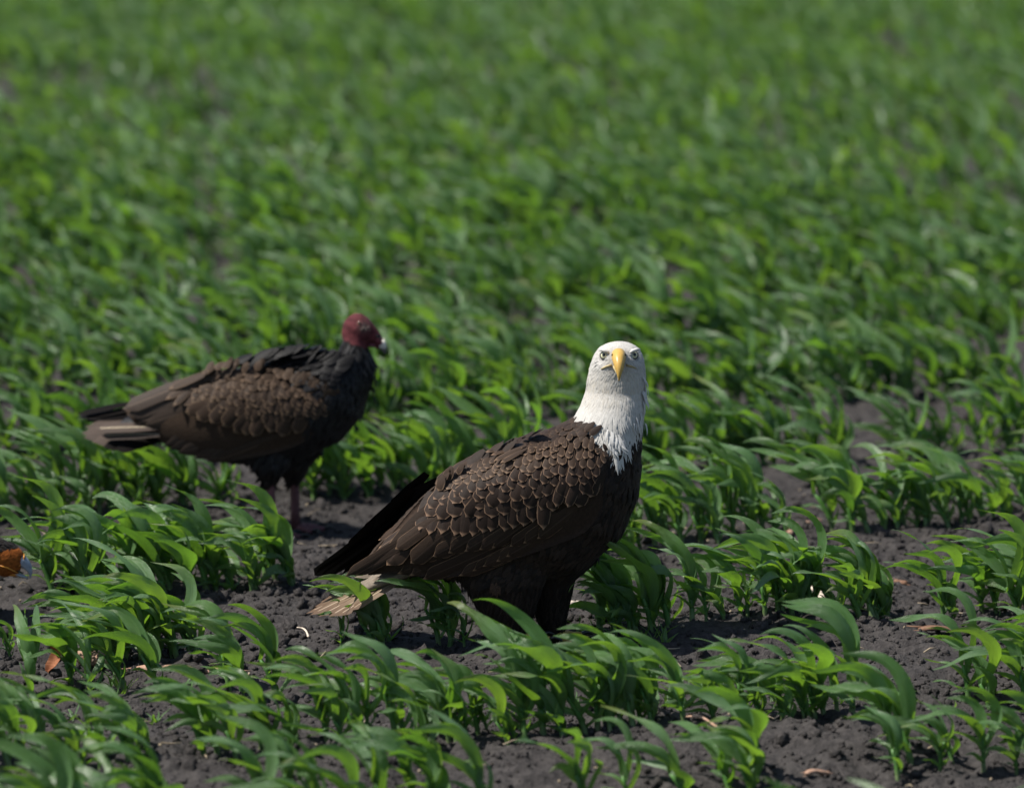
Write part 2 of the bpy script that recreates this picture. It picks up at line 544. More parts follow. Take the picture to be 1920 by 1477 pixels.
for r in range(-3, 31):
    if r in LINES:
        la, lb = G(*LINES[r][0]), G(*LINES[r][1])
    elif r > 2:
        la, lb = [G(*q) + ROWN * ROWGAP * (r - 2) for q in LINES[2]]
    else:
        la, lb = [G(*q) - ROWN * ROWGAP for q in LINES[-2]]
    ROWD = (lb - la).normalized()
    ROWP = Vector((-ROWD.y, ROWD.x, 0))
    c = la.dot(ROWP)
    yc = c / ROWP.y
    half = .16 * max(yc, 8) + 1.3
    smid = -ROWP.x * c / ROWD.x
    s = smid - half
    for px, sc in FORCED.get(r, []):
        # where that photo column meets the row line
        d = ray(px, 1200); d = Vector((d.x, d.y, 0))
        tt = c / d.dot(ROWP)
        q = d * tt
        spots.append((q.x, q.y, sc, r))
    while s < smid + half:
        dense = .85 + .45 * vnoise(np.array(s / .6 + 40), np.array(float(r) * 3.3), 31)
        s += rng.uniform(.028, .085) / float(dense) * (.50 if r < 3 else .46)
        if rng.random() < .02:
            s += rng.uniform(.05, .16)
        q = ROWD * s + ROWP * (c + rng.normal(0, .03 if r < 4 else .06))
        px, py, _ = proj((q.x, q.y, 0))
        if any(a < px < b for a, b in GAPS.get(r, [])):
            continue
        if ((1400 < px < 2000 and 280 < py < 322) or (-100 < px < 430 and 168 < py < 208)) and rng.random() < .75:
            continue
        if (r == -2 and rng.random() < .38) or (r == -1 and rng.random() < .15):
            continue
        if math.hypot(q.x - .05, q.y - EAGLE_Y) < .13:
            continue
        if math.hypot(q.x + .56, q.y - VULT_Y) < .11:
            continue
        sc = rng.uniform(.78, 1.18) * (1 if rng.random() > .12 else .6)
        spots.append((q.x, q.y, sc, r))
        if r >= 4 and rng.random() < .22:      # a second seedling between rows farther off
            spots.append((q.x + rng.normal(0, .1), q.y + rng.normal(0, .22), sc * rng.uniform(.6, 1), r))

for px, py, sc in ((60, 1305, 1.0), (135, 1290, 1.1), (170, 1302, .9), (235, 1292, 1.1), (300, 1300, 1.0), (430, 1282, 1.05), (455, 1290, .9), (520, 1300, 1.1)):
    q = G(px, py); spots.append((q.x, q.y, sc, 0))
inview, rest = [], []
for sp in spots:
    px, py, zc = proj((sp[0], sp[1], 0))
    top = py - .2 * F / zc
    (inview if (-70 < px < 2080 and top < 1470) else rest).append((zc, px, py) + sp)
inview.sort()
singles, others = inview[:300], inview[300:] + rest

ROWLABEL = {-3: 'row two rows before the eagle', -2: 'second row in front of the bald eagle',
            -1: 'row just in front of the bald eagle', 0: "row running past the bald eagle's feet",
            1: 'row just behind the bald eagle', 2: "row running past the vulture's feet",
            3: 'row just behind the vulture', 4: 'second row behind the vulture', 5: 'third row behind the vulture'}
NOTABLE = [((620, 1140), "crop plant whose leaves cross the bald eagle's tail"), ((849, 1228), "crop plant standing right behind the eagle's tail and before its leg"),
           ((1085, 1195), "crop plant just behind the eagle's feet"), ((160, 1250), 'crop plant standing over the dry corn cob'), ((84, 1270), 'crop plant beside the curled rusty husk'),
           ((1540, 1130), 'crop plant beside the short pale broken stalk'), ((1800, 1165), 'crop plant beside the thin pale straws'), ((1500, 1010), 'crop plant beside the pinkish dry stalk'),
           ((60, 1130), 'crop plant right at the beak of the orange-faced bird'), ((505, 985), "crop plant touching the vulture's near leg"), ((560, 975), "crop plant touching the vulture's far leg"),
           ((330, 1254), 'crop plant standing over the long reddish dry stalk'), ((200, 880), "crop plant below the vulture's tail"), ((1775, 1195), 'crop plant beside the flat dark brown husk'),
           ((1315, 1385), 'crop plant beside the tan curled straw')]
NOTABLE = [(G(*p), l) for p, l in NOTABLE]
def plant_label(x, y, sc, where):
    for p, l in NOTABLE:
        if claimed.get(l) == (x, y): return 'young ' + l
    size = 'stunted' if sc < .66 else 'smallish' if sc < .88 else 'tall' if sc > 1.07 else 'mid-sized'
    return size + ' wind-bent crop plant in the ' + where
claimed = {}
for p, l in NOTABLE:
    b = min(singles, key=lambda q: math.hypot(q[3] - p.x, q[4] - p.y) + (9 if (q[3], q[4]) in claimed.values() else 0))
    claimed[l] = (b[3], b[4])
for k, (zc, px, py, x, y, sc, r) in enumerate(singles):
    pm = proto_meshes[int(rng.integers(NPROTO))]
    where = ROWLABEL.get(r, 'rows behind the vulture')
    t = thing('crop_plant', (x, y, hz(x, y)), plant_label(x, y, sc, where),
              'plant', 'crop plants in the ' + where)
    t.rotation_euler = (rng.normal(0, .06), rng.normal(-.03, .07), rng.normal(0, .42))
    s = sc * (.97 if r >= 0 else .90)
    fl = -1 if rng.random() < .5 else 1
    t.scale = (s, s * fl, s * rng.uniform(.88, 1.15))
    for kind, m in pm:
        obj(kind, m, None, t)

def join_plants(name, lst, bank, label):
    acc = {'stem': [[], [], [], [], 0], 'leaf': [[], [], [], [], 0]}
    for (zc, px, py, x, y, sc, r) in lst:
        pr = bank[int(rng.integers(len(bank)))]
        an = rng.normal(0, .42); ca, sa = math.cos(an), math.sin(an)
        fl = -1 if rng.random() < .5 else 1
        z0 = hz(x, y); zs = rng.uniform(.88, 1.18); sc = sc * 1.0
        dr = rng.normal(0, .12)
        for kind, V, Fc, UV, rn in pr:
            a = acc[kind]
            vx, vy = V[:, 0] * sc, V[:, 1] * sc * fl
            W = np.stack([vx * ca - vy * sa + x, vx * sa + vy * ca + y, V[:, 2] * sc * zs + z0], -1)
            a[0].append(W); a[1].append(Fc[:, ::fl] + a[4] if fl < 0 else Fc + a[4]); a[2].append(UV)
            a[3].append(np.clip(rn + dr, 0, 1)); a[4] += len(V)
    # one object: leaves with stems in the same mesh, two material slots
    L, S = acc['leaf'], acc['stem']
    V = np.concatenate(L[0] + S[0])
    Fl, Fs = np.concatenate(L[1]), np.concatenate(S[1]) + L[4]
    m = mk_mesh(name, V, np.concatenate([Fl, Fs]), np.concatenate(L[2] + S[2]), {'rnd': np.concatenate(L[3] + S[3])})
    m.materials.append(M_LEAF); m.materials.append(M_STEM)
    mi = np.zeros(len(Fl) + len(Fs), np.int32); mi[len(Fl):] = 1
    m.polygons.foreach_set('material_index', mi)
    tag(obj(name, m), label, 'crop', kind='stuff')

mid = [s for s in others if s[0] < 17]
farl = [s for s in others if s[0] >= 17]
join_plants('crop_rows', mid, lows, 'dense rows of young green crop plants farther across the field')
join_plants('distant_crop', farl, fars, 'blurred green mass of crop plants far across the field')

# ------------------------------------------------------------------ feathers
def feather_proto(kind, nl=7, nw=4):
    V, UV = [], []
    for i in range(nl + 1):
        t = i / nl
        if kind == 'covert':
            wd = min(1, .35 + t / .35 * .65)
            if t > .62: wd *= math.sqrt(max(0.0, 1 - ((t - .62) / .38) ** 2.3))
        elif kind == 'flight':
            wd = min(1, .55 + t * 1.1)
            if t > .80: wd *= math.sqrt(max(0.0, 1 - ((t - .80) / .20) ** 2))
        else:   # lance
            wd = min(1, .4 + t * 1.6)
            if t > .40: wd *= (1 - ((t - .40) / .60) ** 1.7)
        for j in range(nw + 1):
            s = j / nw * 2 - 1
            y = s * .5 * max(wd, .04)
            V.append((t - (.03 * s * s if t > .9 else 0), y, -.075 * s * s * wd + .07 * math.sin(t * math.pi)))
            UV.append(((s + 1) / 2, t))
    return np.array(V), np.array(gridF(nl + 1, nw + 1)), np.array(UV)

FPROTO = {k: feather_proto(k) for k in ('covert', 'flight', 'lance')}
FLONG = feather_proto('flight', 12, 4)
_fm = {}
def fmesh(kind, mat):
    if (kind, mat.name) not in _fm:
        V, Fc, UV = FLONG if kind == 'flight' else FPROTO[kind]
        m = mk_mesh('feather_' + kind, V, Fc, UV); m.materials.append(mat)
        _fm[(kind, mat.name)] = m
    return _fm[(kind, mat.name)]

def feather(kind, mat, root, tip, width, nrm, parent, roll=0.0, name='feather'):
    x = tip - root; L = x.length; xh = x / L
    z = (nrm - xh * nrm.dot(xh)).normalized()
    if roll:
        z = (Matrix.Rotation(roll, 3, xh) @ z)
    y = z.cross(xh)
    M = Matrix.Identity(4)
    for c, (v, s) in enumerate(((xh, L), (y, width), (z, width))):
        for r_ in range(3): M[r_][c] = v[r_] * s
    M.translation = root
    return obj(name, fmesh(kind, mat), None, parent, M)

class Skin:
    """surfaces (bird-local coordinates) that feathers are laid on, found along the view ray"""
    def __init__(s, base): s.base = Vector(base); s.trees = []
    def add(s, V, Fc):
        s.trees.append(BVHTree.FromPolygons([tuple(v) for v in V], [tuple(f) for f in Fc]))
    def hit(s, px, py, which=None, Yg=None):
        o = CAMP - s.base; d = ray(px, py)
        for t in (s.trees if which is None else [s.trees[i] for i in which]):
            h = t.ray_cast(o, d)
            if h[0] is not None:
                n = h[1]
                if n.dot(d) > 0: n = -n
                return h[0], n
        t = s.trees[0 if which is None else which[0]]
        g = P(px, py, Yg) - s.base
        h = t.find_nearest(g)
        n = h[1]
        if n.dot(d) > 0: n = -n
        # keep the ray, take the depth of the nearest skin
        q = P(px, py, s.base.y + h[0].y) - s.base
        return q, n

def poly_at(poly, t):
    """point at arc fraction t along a pixel polyline"""
    L = [0]
    for a, b in zip(poly, poly[1:]): L.append(L[-1] + math.hypot(b[0] - a[0], b[1] - a[1]))
    x = t * L[-1]
    for i in range(len(poly) - 1):
        if x <= L[i + 1] or i == len(poly) - 2:
            f = (x - L[i]) / max(1e-6, L[i + 1] - L[i])
            return (poly[i][0] + f * (poly[i + 1][0] - poly[i][0]), poly[i][1] + f * (poly[i + 1][1] - poly[i][1]))

def plen(poly):
    return sum(math.hypot(b[0] - a[0], b[1] - a[1]) for a, b in zip(poly, poly[1:]))

def lay_row(skin, which, Yg, tips, n, length, width, d0, d1, mat, kind, parent, ppm, lr=.001, lt=.006, jit=.12, roll=.12, norm_blend=.5, tjit=2.0):
    """a row of n overlapping feathers whose tips follow a pixel polyline"""
    for k in range(n):
        t = (k + .5) / n
        tx, ty = poly_at(tips, t)
        tx += rng.normal(0, tjit); ty += rng.normal(0, tjit)
        dx, dy = d0[0] + (d1[0] - d0[0]) * t, d0[1] + (d1[1] - d0[1]) * t
        an = math.atan2(dy, dx) + rng.normal(0, jit)
        l0, l1 = length if isinstance(length, tuple) else (length, length)
        w0, w1 = width if isinstance(width, tuple) else (width, width)
        L = (l0 + (l1 - l0) * t) * rng.uniform(.9, 1.12)
        W = (w0 + (w1 - w0) * t) * rng.uniform(.88, 1.15)
        rx, ry = tx - math.cos(an) * L, ty - math.sin(an) * L
        a, na = skin.hit(rx, ry, which, Yg); b, nb = skin.hit(tx, ty, which, Yg)
        nn = (na * (1 - norm_blend) + nb * norm_blend).normalized()
        feather(kind, mat, a + na * lr, b + nb * (lt + rng.uniform(0, .0015)), W / ppm, nn, parent, roll + rng.normal(0, .04))

def plume(name, pts, nrms, dirs, lens, wids, cols, mat, parent, lift=.12, nl=4, label=None):
    """many small body feathers, joined into one part"""
    Vs, Fs, Cs = [], [], []
    f0 = np.array(gridF(nl + 1, 3)); off = 0
    for p, n, d, L, W, c in zip(pts, nrms, dirs, lens, wids, cols):
        n = n / np.linalg.norm(n)
        d = d - n * d.dot(n); ln = np.linalg.norm(d)
        if ln < 1e-5: continue
        d /= ln
        s = np.cross(n, d)
        lf = lift * rng.uniform(.4, 1.6); bend = rng.normal(0, .15)
        for i in range(nl + 1):
            t = i / nl
            wd = W * min(1, .5 + 1.5 * t) * max(.04, (1 - max(0, (t - .35) / .65) ** 1.8))
            c0 = p + d * L * t + s * bend * L * t * t + n * (lf * L * t * (1.15 - t * .75) - .0006)
            Vs += [c0 - s * wd, c0 + n * wd * .35, c0 + s * wd]
            Cs += [c] * 3
        Fs.append(f0 + off); off += 3 * (nl + 1)
    m = mk_mesh(name, np.array(Vs), np.concatenate(Fs), col=np.array(Cs))
    o = obj(name, m, mat, parent)
    o['kind'] = 'stuff'
    return o

def side_slices(lst, Yc, base):
    """(back px, front px, half depth) -> loft slices in bird-local coordinates"""
    out = []
    for (bx, by), (fx, fy), hw, *rest in lst:
        yo = rest[0] if rest else 0
        A, B = P(bx, by, Yc + yo) - base, P(fx, fy, Yc + yo) - base
        out.append(((A + B) / 2, (A - B) / 2, Vector((0, hw, 0))))
    return out

def hor_slices(lst, Yc, base):
    """(py, x left, x right, near depth, far depth)"""
    out = []
    for py, xl, xr, yn, yf in lst:
        ym = (yn + yf) / 2
        A, B = P(xl, py, Yc + ym) - base, P(xr, py, Yc + ym) - base
        out.append(((A + B) / 2, (B - A) / 2, Vector((0, (yf - yn) / 2, 0))))
    return out

def wing_slab(sl, Yc, base, prof, thick, nv=14, sub=4):
    """a folded wing: curved sheet of real thickness, px top/bottom per station and a depth"""
    st = []
    for i in range(len(sl) - 1):
        for k in range(sub):
            f = k / sub
            a, b = sl[i], sl[i + 1]
            st.append([a[j] + (b[j] - a[j]) * f for j in range(5)])
    st.append(list(sl[-1]))
    # smooth the stations
    st = np.array(st, float)
    for _ in range(2):
        st[1:-1] = (st[:-2] + 2 * st[1:-1] + st[2:]) / 4
    fr, bk = [], []
    for x0, y0, x1, y1, dm in st:
        for v in range(nv):
            t = v / (nv - 1)
            d = dm * np.interp(t, prof[0], prof[1])
            q = P(x0 + (x1 - x0) * t, y0 + (y1 - y0) * t, Yc + d) - base
            fr.append(q)
            k = thick * math.sin(math.pi * min(max(t, .06), .94))
            bk.append(q + Vector((0, k, -k * .2)))
    nu = len(st)
    V = fr + bk
    Fc = gridF(nu, nv)
    Fc += [tuple(i + nu * nv for i in q)[::-1] for q in gridF(nu, nv)]
    o = nu * nv
    for i in range(nu - 1):
        for j in (0, nv - 1):
            a, b = i * nv + j, (i + 1) * nv + j
            Fc.append((a, b, b + o, a + o) if j else (b, a, a + o, b + o))
    for j in range(nv - 1):
        for i in (0, nu - 1):
            a, b = i * nv + j, i * nv + j + 1
            Fc.append((b, a, a + o, b + o) if i else (a, b, b + o, a + o))
    return V, Fc, fr, gridF(nu, nv)

def bird_foot(parent, ankle, ground_z, heading, scale, m_toe, m_claw, m_tarsus, rtar):
    """tarsus > toes > claws; toes flat on the soil"""
    gz = Vector((ankle.x, ankle.y, ground_z + .010 * scale))
    V, Fc = tube([ankle + Vector((0, 0, .03)), ankle, ankle.lerp(gz, .6), gz + Vector((0, 0, .004))], [rtar * 1.05, rtar, rtar * .92, rtar * 1.1], 10)
    leg = obj('leg', mk_mesh('leg', [v[:] for v in V], Fc), m_tarsus, parent)
    for da, L in ((0, .075), (.62, .062), (-.62, .062), (math.pi, .040)):
        a = heading + da; L *= scale
        d = Vector((math.cos(a), math.sin(a), 0))
        pts = [gz, gz + d * L * .35 + Vector((0, 0, .006 * scale)), gz + d * L * .7 + Vector((0, 0, .001)), gz + d * L + Vector((0, 0, .001))]
        V, Fc = tube(pts, [.010 * scale, .009 * scale, .0085 * scale, .007 * scale], 8)
        toe = obj('toe', mk_mesh('toe', [v[:] for v in V], Fc), m_toe, leg)
        c0 = gz + d * L
        pts = [c0 - d * .003, c0 + d * .012 * scale + Vector((0, 0, .007 * scale)), c0 + d * .024 * scale + Vector((0, 0, .002)), c0 + d * .029 * scale + Vector((0, 0, -.009 * scale))]
        V, Fc = tube(pts, [.0055 * scale, .005 * scale, .0032 * scale, .0005], 6)
        obj('claw', mk_mesh('claw', [v[:] for v in V], Fc), m_claw, leg)
    return leg

def eyeball(parent, c, r, look, m_iris, m_pupil, m_rim, pr=.52, brow=None):
    """iris ball > pupil, rim"""
    bm = bmesh.new(); bmesh.ops.create_uvsphere(bm, u_segments=20, v_segments=14, radius=r)
    me = bpy.data.meshes.new('eye'); bm.to_mesh(me); bm.free()
    for p_ in me.polygons: p_.use_smooth = True
    e = obj('eye', me, m_iris, parent, Matrix.Translation(c))
    q = look.to_track_quat('Z', 'Y').to_matrix()
    V, Fc = loft([(q @ Vector((0, 0, r * z)), q @ Vector((r * k, 0, 0)), q @ Vector((0, r * k, 0))) for z, k in ((.80, pr), (.93, pr * .8), (1.03, pr * .35))], 16)
    obj('pupil', mk_mesh('pupil', [v[:] for v in V], Fc), m_pupil, e)
    ring = []
    for k in range(25):
        a = 2 * math.pi * k / 24
        ring.append(q @ Vector((math.cos(a) * r * .86, math.sin(a) * r * .82, r * .52)))
    V, Fc = tube(ring, [r * .17] * 25, 6, False)
    obj('eyelid', mk_mesh('eyelid', [v[:] for v in V], Fc), m_rim, e)
    return e

# materials of the birds
M_BODY = mat_plumage('plumage', .35, 160, .12, .8, .03, .3)
M_PLUME = mat_plumage('small_feathers', .3, 300, .25)
M_WHITEP = mat_plumage('white_feathers', .12, 260, .2, .8, .15, .12)
M_COVERT = mat_feather('covert', (.020, .0108, .0066), (.20, .122, .076), .13, .6)
M_SMALLC = mat_feather('small_covert', (.040, .024, .015), (.17, .108, .068), .18, .5)
M_BACK = mat_feather('back_feather', (.024, .0132, .0082), (.092, .055, .034), .13, .6)
M_FLIGHT = mat_feather('flight_feather', (.036, .0215, .0138), (.25, .152, .09), .06, .7, .7, shaft=(.055, .035, .025))
M_DARKF = mat_feather('dark_flight_feather', (.006, .0045, .004), (.016, .010, .007), .05, .5, .4, spec=.06, sheen=0.0)  # near-black; on the eagle's far wing it holds painted shade
M_TAIL = mat_feather('tail_feather', (.19, .135, .09), (.10, .06, .035), .10, .95, .9, tipc=(.085, .048, .027), shaft=(.36, .28, .20))
M_UNDERTAIL = mat_feather('undertail_covert', (.11, .085, .062), (.16, .125, .09), .12, .7)
M_HORN = mat_plain('claw_horn', (.012, .011, .011), .3, .5)
M_YEL = mat_plain('yellow_beak', (.56, .35, .085), .38, .45, 60, .18, .06)
M_GAPE = mat_plain('gape_skin', (.46, .37, .19), .45, .4)
M_TARSUS = mat_plain('tarsus_skin', (.22, .14, .035), .6, .3, 160, .4, .5)
M_IRIS = mat_plain('pale_iris', (.62, .60, .40), .12, .6, 300, .12, .0)
M_PUPIL = mat_plain('pupil', (.004, .004, .004), .06, .8, 50, 0, 0)
M_RIM = mat_plain('eyelid_skin', (.045, .042, .042), .6, .3)

# ================================================================== BALD EAGLE
def build_eagle():
    Y0 = EAGLE_Y
    base = G(1000, 1215); base.z = hz(base.x, base.y); base.y = Y0
    ppm = F / ((P(1000, 1000, Y0) - CAMP).dot(FWD))
    root = thing('bald_eagle', base, 'dark brown eagle with white head and hooked yellow beak standing among the plants', 'eagle')
    body = side_slices([
        ((1098, 760), (1196, 775), .050, .01), ((1072, 786), (1200, 815), .068, .01), ((1040, 803), (1201, 862), .092), ((985, 822), (1197, 925), .112),
        ((920, 848), (1168, 1000), .122), ((862, 880), (1100, 1062), .120), ((812, 915), (1000, 1092), .105),
        ((765, 958), (890, 1090), .08), ((725, 1005), (800, 1078), .05), ((690, 1045), (725, 1078), .022)], Y0, base)
    head = hor_slices([
        (641, 1152, 1171, -.010, .022), (645, 1136, 1186, -.028, .038), (653, 1122, 1198, -.040, .048), (665, 1114, 1205, -.047, .054),
        (683, 1107, 1209, -.048, .058), (705, 1102, 1211, -.046, .060), (730, 1099, 1211, -.046, .062), (755, 1091, 1210, -.056, .068),
        (780, 1079, 1207, -.068, .076), (808, 1070, 1204, -.078, .084), (840, 1078, 1202, -.086, .085)], Y0, base)
    th1 = hor_slices([(1040, 850, 1050, -.10, .0), (1085, 862, 1025, -.10, -.0), (1120, 884, 1010, -.088, -.006), (1150, 906, 1001, -.075, -.012),
                      (1172, 925, 996, -.066, -.02), (1187, 938, 992, -.058, -.026)], Y0, base)
    th2 = hor_slices([(1040, 960, 1130, -.02, .10), (1085, 978, 1080, -.01, .09), (1120, 990, 1070, .0, .08), (1150, 1002, 1064, .008, .07),
                      (1172, 1012, 1058, .014, .062), (1187, 1022, 1054, .02, .055)], Y0, base)
    m = remesh([loft(body, 28), loft(head, 28), loft(th1, 20), loft(th2, 20)], .0045, 7)
    V, Nn = mesh_np(m)
    # brow ridges and eye sockets
    sk0 = Skin(base); sk0.add(V, [tuple(p.vertices) for p in m.polygons])
    eyes = []
    for px, py in ((1130.5, 665), (1191.5, 664.5)):
        h, n = sk0.hit(px, py, None, Y0 - .04)
        eyes.append((h, n))
    for h, n in eyes:
        c = np.array(h)
        d = V - (c + np.array((0, 0, -.002)))
        V -= np.array(n) * (.0055 * np.exp(-(d ** 2).sum(1) / (2 * .0075 ** 2)))[:, None]
        sx = 1 if h.x > (P(1160, 665, Y0) - base).x else -1
        for kx, kz in ((0.0, .0125), (.007, .0135), (-.007, .0105)):
            d = V - (c + np.array((kx * sx, -.002, kz)))
            V += np.array((0.1 * sx, -.75, .45)) * (.0036 * np.exp(-(d ** 2).sum(1) / (2 * .0055 ** 2)))[:, None]
    m.vertices.foreach_set('co', V.ravel()); m.update()
    V, Nn = mesh_np(m)
    # plumage colour: white head and neck with a ragged lower edge
    W = V + np.array(base)
    ez = (P(1160, 800, Y0) - base).z
    xl = (P(1075, 800, Y0) - base).x; xr = (P(1205, 800, Y0) - base).x
    fx = np.clip((V[:, 0] - xl) / (xr - xl), 0, 1)
    line = ez + np.interp(fx, [0, .18, .45, .60, .66, .75, .9, 1], [.030, .010, -.010, -.034, -.036, -.014, .002, .006])
    line = line + (vnoise(V[:, 0] / .008, V[:, 1] / .008, 5) - .5) * .018
    isw = V[:, 2] > line
    brown = np.array((.026, .017, .012)); white = np.array((.54, .515, .475))
    C = np.where(isw[:, None], white, brown)
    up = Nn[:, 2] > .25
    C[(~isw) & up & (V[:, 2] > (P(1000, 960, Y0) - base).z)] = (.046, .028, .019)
    for h, n in eyes:
        c = np.array(h)
        d = V - (c + np.array((0, 0, .0)))
        q = np.sqrt((d ** 2).sum(1))
        k = np.clip((.0165 - q) / .008, 0, 1)[:, None]
        C = C * (1 - k * .72) + np.array((.17, .165, .17)) * k * .72  # grey skin around the eye, with the brow's shadow painted in
        sx = 1 if h.x > (P(1160, 665, Y0) - base).x else -1
        d = V - (c + np.array((-.013 * sx, -.006, -.004)))          # grey lores between eye and beak
        k = np.exp(-(d ** 2).sum(1) / (2 * .009 ** 2))[:, None] * .55
        C = C * (1 - k) + np.array((.33, .31, .29)) * k
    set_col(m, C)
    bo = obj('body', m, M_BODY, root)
    polys = [tuple(p.vertices) for p in m.polygons]
    # near wing
    prof = ([0, .12, .3, .5, .75, 1], [.55, .80, .97, 1.03, 1.0, .86])
    sl = [(1138, 842, 1146, 895, -.084), (1112, 830, 1140, 945, -.110), (1050, 830, 1100, 1000, -.128), (965, 842, 1030, 1026, -.136), (885, 868, 955, 1052, -.134),
          (825, 903, 880, 1080, -.126), (775, 950, 805, 1084, -.110), (735, 1000, 738, 1074, -.090), (700, 1035, 690, 1078, -.074)]
    WV, WF, fr, ff = wing_slab(sl, Y0, base, prof, .028)
    # carpal hollow and general unevenness of the folded wing come from the feathers
    wing = obj('wing', mk_mesh('wing', [v[:] for v in WV], WF, col=np.tile((.040, .025, .017), (len(WV), 1))), M_BODY, root)
    sk = Skin(base); sk.add(fr, ff); sk.add(V, polys)
    a = dict(skin=sk, which=[0, 1], Yg=Y0 - .12, parent=wing, ppm=ppm)
    nf0 = len(bpy.data.objects)
    # primaries and outer secondaries along the lower edge
    lay_row(tips=[(733, 1072), (765, 1078), (812, 1087), (850, 1084), (905, 1062), (960, 1036)], n=10, length=(190, 130), width=(30, 30), d0=(-.93, .34), d1=(-.84, .52),
            mat=M_FLIGHT, kind='flight', lr=.001, lt=.004, jit=.03, roll=-.12, **a)
    lay_row(tips=[(636, 1083), (656, 1079), (684, 1068), (716, 1020)], n=5, length=(170, 130), width=(20, 24), d0=(-.85, .5), d1=(-.83, .55),
            mat=M_FLIGHT, kind='flight', lr=.002, lt=.003, jit=.02, roll=-.1, **a)
    # secondaries
    lay_row(tips=[(772, 1054), (807, 1040), (846, 1034), (891, 1028), (939, 1022), (985, 1014), (1020, 1003)], n=9, length=(150, 105), width=(30, 30), d0=(-.86, .5), d1=(-.80, .58),
            mat=M_FLIGHT, kind='flight', lr=.003, lt=.007, jit=.04, roll=-.14, **a)
    # the big tertials at the rear
    for (rx, ry, tx, ty, wd) in ((808, 955, 727, 1056, 44), (850, 985, 772, 1052, 36), (800, 950, 716, 1019, 16), (830, 965, 745, 1030, 26)):
        q1, n1 = sk.hit(rx, ry, [0, 1], Y0 - .12); q2, n2 = sk.hit(tx, ty, [0, 1], Y0 - .12)
        feather('flight', M_FLIGHT, q1 + n1 * .004, q2 + n2 * .011, wd / ppm, (n1 + n2).normalized(), wing, -.08)
    # greater coverts
    lay_row(tips=[(783, 990), (801, 996), (830, 1004), (857, 1005), (894, 1000), (936, 995), (965, 987), (1000, 979), (1026, 984)], n=13, length=(78, 74), width=(26, 31), d0=(-.36, 1), d1=(-.05, 1),
            mat=M_COVERT, kind='covert', lr=.004, lt=.0105, jit=.07, roll=-.13, **a)
    # median and lesser coverts, smaller and smaller towards the bend of the wing
    low = [(790, 966), (825, 970), (870, 974), (908, 969), (956, 962), (1000, 950), (1040, 955), (1075, 950), (1112, 930)]
    top = [(836, 902), (880, 880), (940, 866), (985, 846), (1030, 836), (1070, 832), (1100, 833), (1122, 838), (1136, 850)]
    ts, t, gap = [], 0.0, .185
    while t < 1.0:
        ts.append(t); t += gap; gap = max(.062, gap * .885)
    for k, t in enumerate(ts):
        tips = [(l[0] + (u[0] - l[0]) * t, l[1] + (u[1] - l[1]) * t + 3 * math.sin(i * 2.1 + k * 1.7)) for i, (l, u) in enumerate(zip(low, top))]
        wd = 29 * (1 - t) + 10 * t
        n = int(plen(tips) / (wd * (.80 if t < .6 else .92)))
        lay_row(tips=tips, n=n, length=(wd * 2.0, wd * 1.75), width=(wd * 1.16, wd * (1.0 - .25 * t)), d0=(-.55, 1), d1=(-.18, 1),
                mat=M_COVERT if t < .55 else M_SMALLC, kind='covert', lr=.005 + .0005 * k, lt=.0095 + .0005 * k, jit=.16, roll=-.12, tjit=2.2, **a)
    for (rx, ry, tx, ty, wd) in ((1022, 902, 1016, 987, 26), (1060, 890, 1040, 947, 22), (1085, 895, 1062, 948, 20)):
        q1, n1 = sk.hit(rx, ry, [0, 1], Y0 - .12); q2, n2 = sk.hit(tx, ty, [0, 1], Y0 - .12)
        feather('covert', M_COVERT, q1 + n1 * .006, q2 + n2 * .017, wd / ppm, (n1 + n2).normalized(), wing, -.1)
    # scapulars and back feathers
    ab = dict(skin=sk, which=[0, 1], Yg=Y0 - .03, parent=bo, ppm=ppm)
    for k in range(9):
        t = k / 8
        tips = [(808 + 45 * t, 914 - 18 * t), (880 + 40 * t, 878 - 22 * t), (955 + 30 * t, 856 - 26 * t), (1030 + 25 * t, 838 - 26 * t), (1095 - 15 * t, 834 - 28 * t), (1138 - 50 * t, 846 - 44 * t)]
        if k < 4: tips = tips[:4]
        wd = 26 - 10 * t
        lay_row(tips=tips, n=int(plen(tips) / (wd * .80)), length=(58 - 26 * t, 36 - 16 * t), width=(wd, wd * .62), d0=(-.85, .5), d1=(-.75, .65), mat=M_BACK, kind='covert',
                lr=.003 + .0005 * k, lt=.0055 + .0006 * k, jit=.12, roll=-.1, **ab)
    # loose long scapulars over the wing's upper edge
    for (rx, ry, tx, ty, wd) in ((985, 838, 925, 868, 12), (988, 842, 930, 876, 11), (975, 838, 915, 862, 14), (990, 848, 942, 880, 10)):
        q1, n1 = sk.hit(rx, ry, [0, 1], Y0 - .1); q2, n2 = sk.hit(tx, ty, [0, 1], Y0 - .1)
        feather('covert', M_SMALLC, q1 + n1 * .012, q2 + n2 * .022, wd / ppm, (n1 + n2).normalized(), bo, -.1)
    # far wing, hanging a little open behind the back
    slf = [(900, 862, 905, 905, .03), (850, 880, 860, 950, .035), (800, 903, 815, 985, .04), (764, 919, 775, 1010, .045), (742, 946, 735, 1030, .048), (700, 978, 700, 1045, .052),
           (655, 1016, 655, 1064, .058), (615, 1046, 615, 1080, .06), (588, 1066, 590, 1079, .06)]
    FV, FF, fr2, ff2 = wing_slab(slf, Y0, base, ([0, .5, 1], [.2, 1.0, 2.0]), .012)
    fw = obj('wing', mk_mesh('wing', [v[:] for v in FV], FF, col=np.tile((.006, .0045, .004), (len(FV), 1))), M_BODY, root)  # shade of this wing is put into its near-black colour
    fw['label'] = 'far wing with its shade painted in as near-black'
    sf = Skin(base); sf.add(fr2, ff2)
    af = dict(skin=sf, which=[0], Yg=Y0 + .05, parent=fw, ppm=ppm)
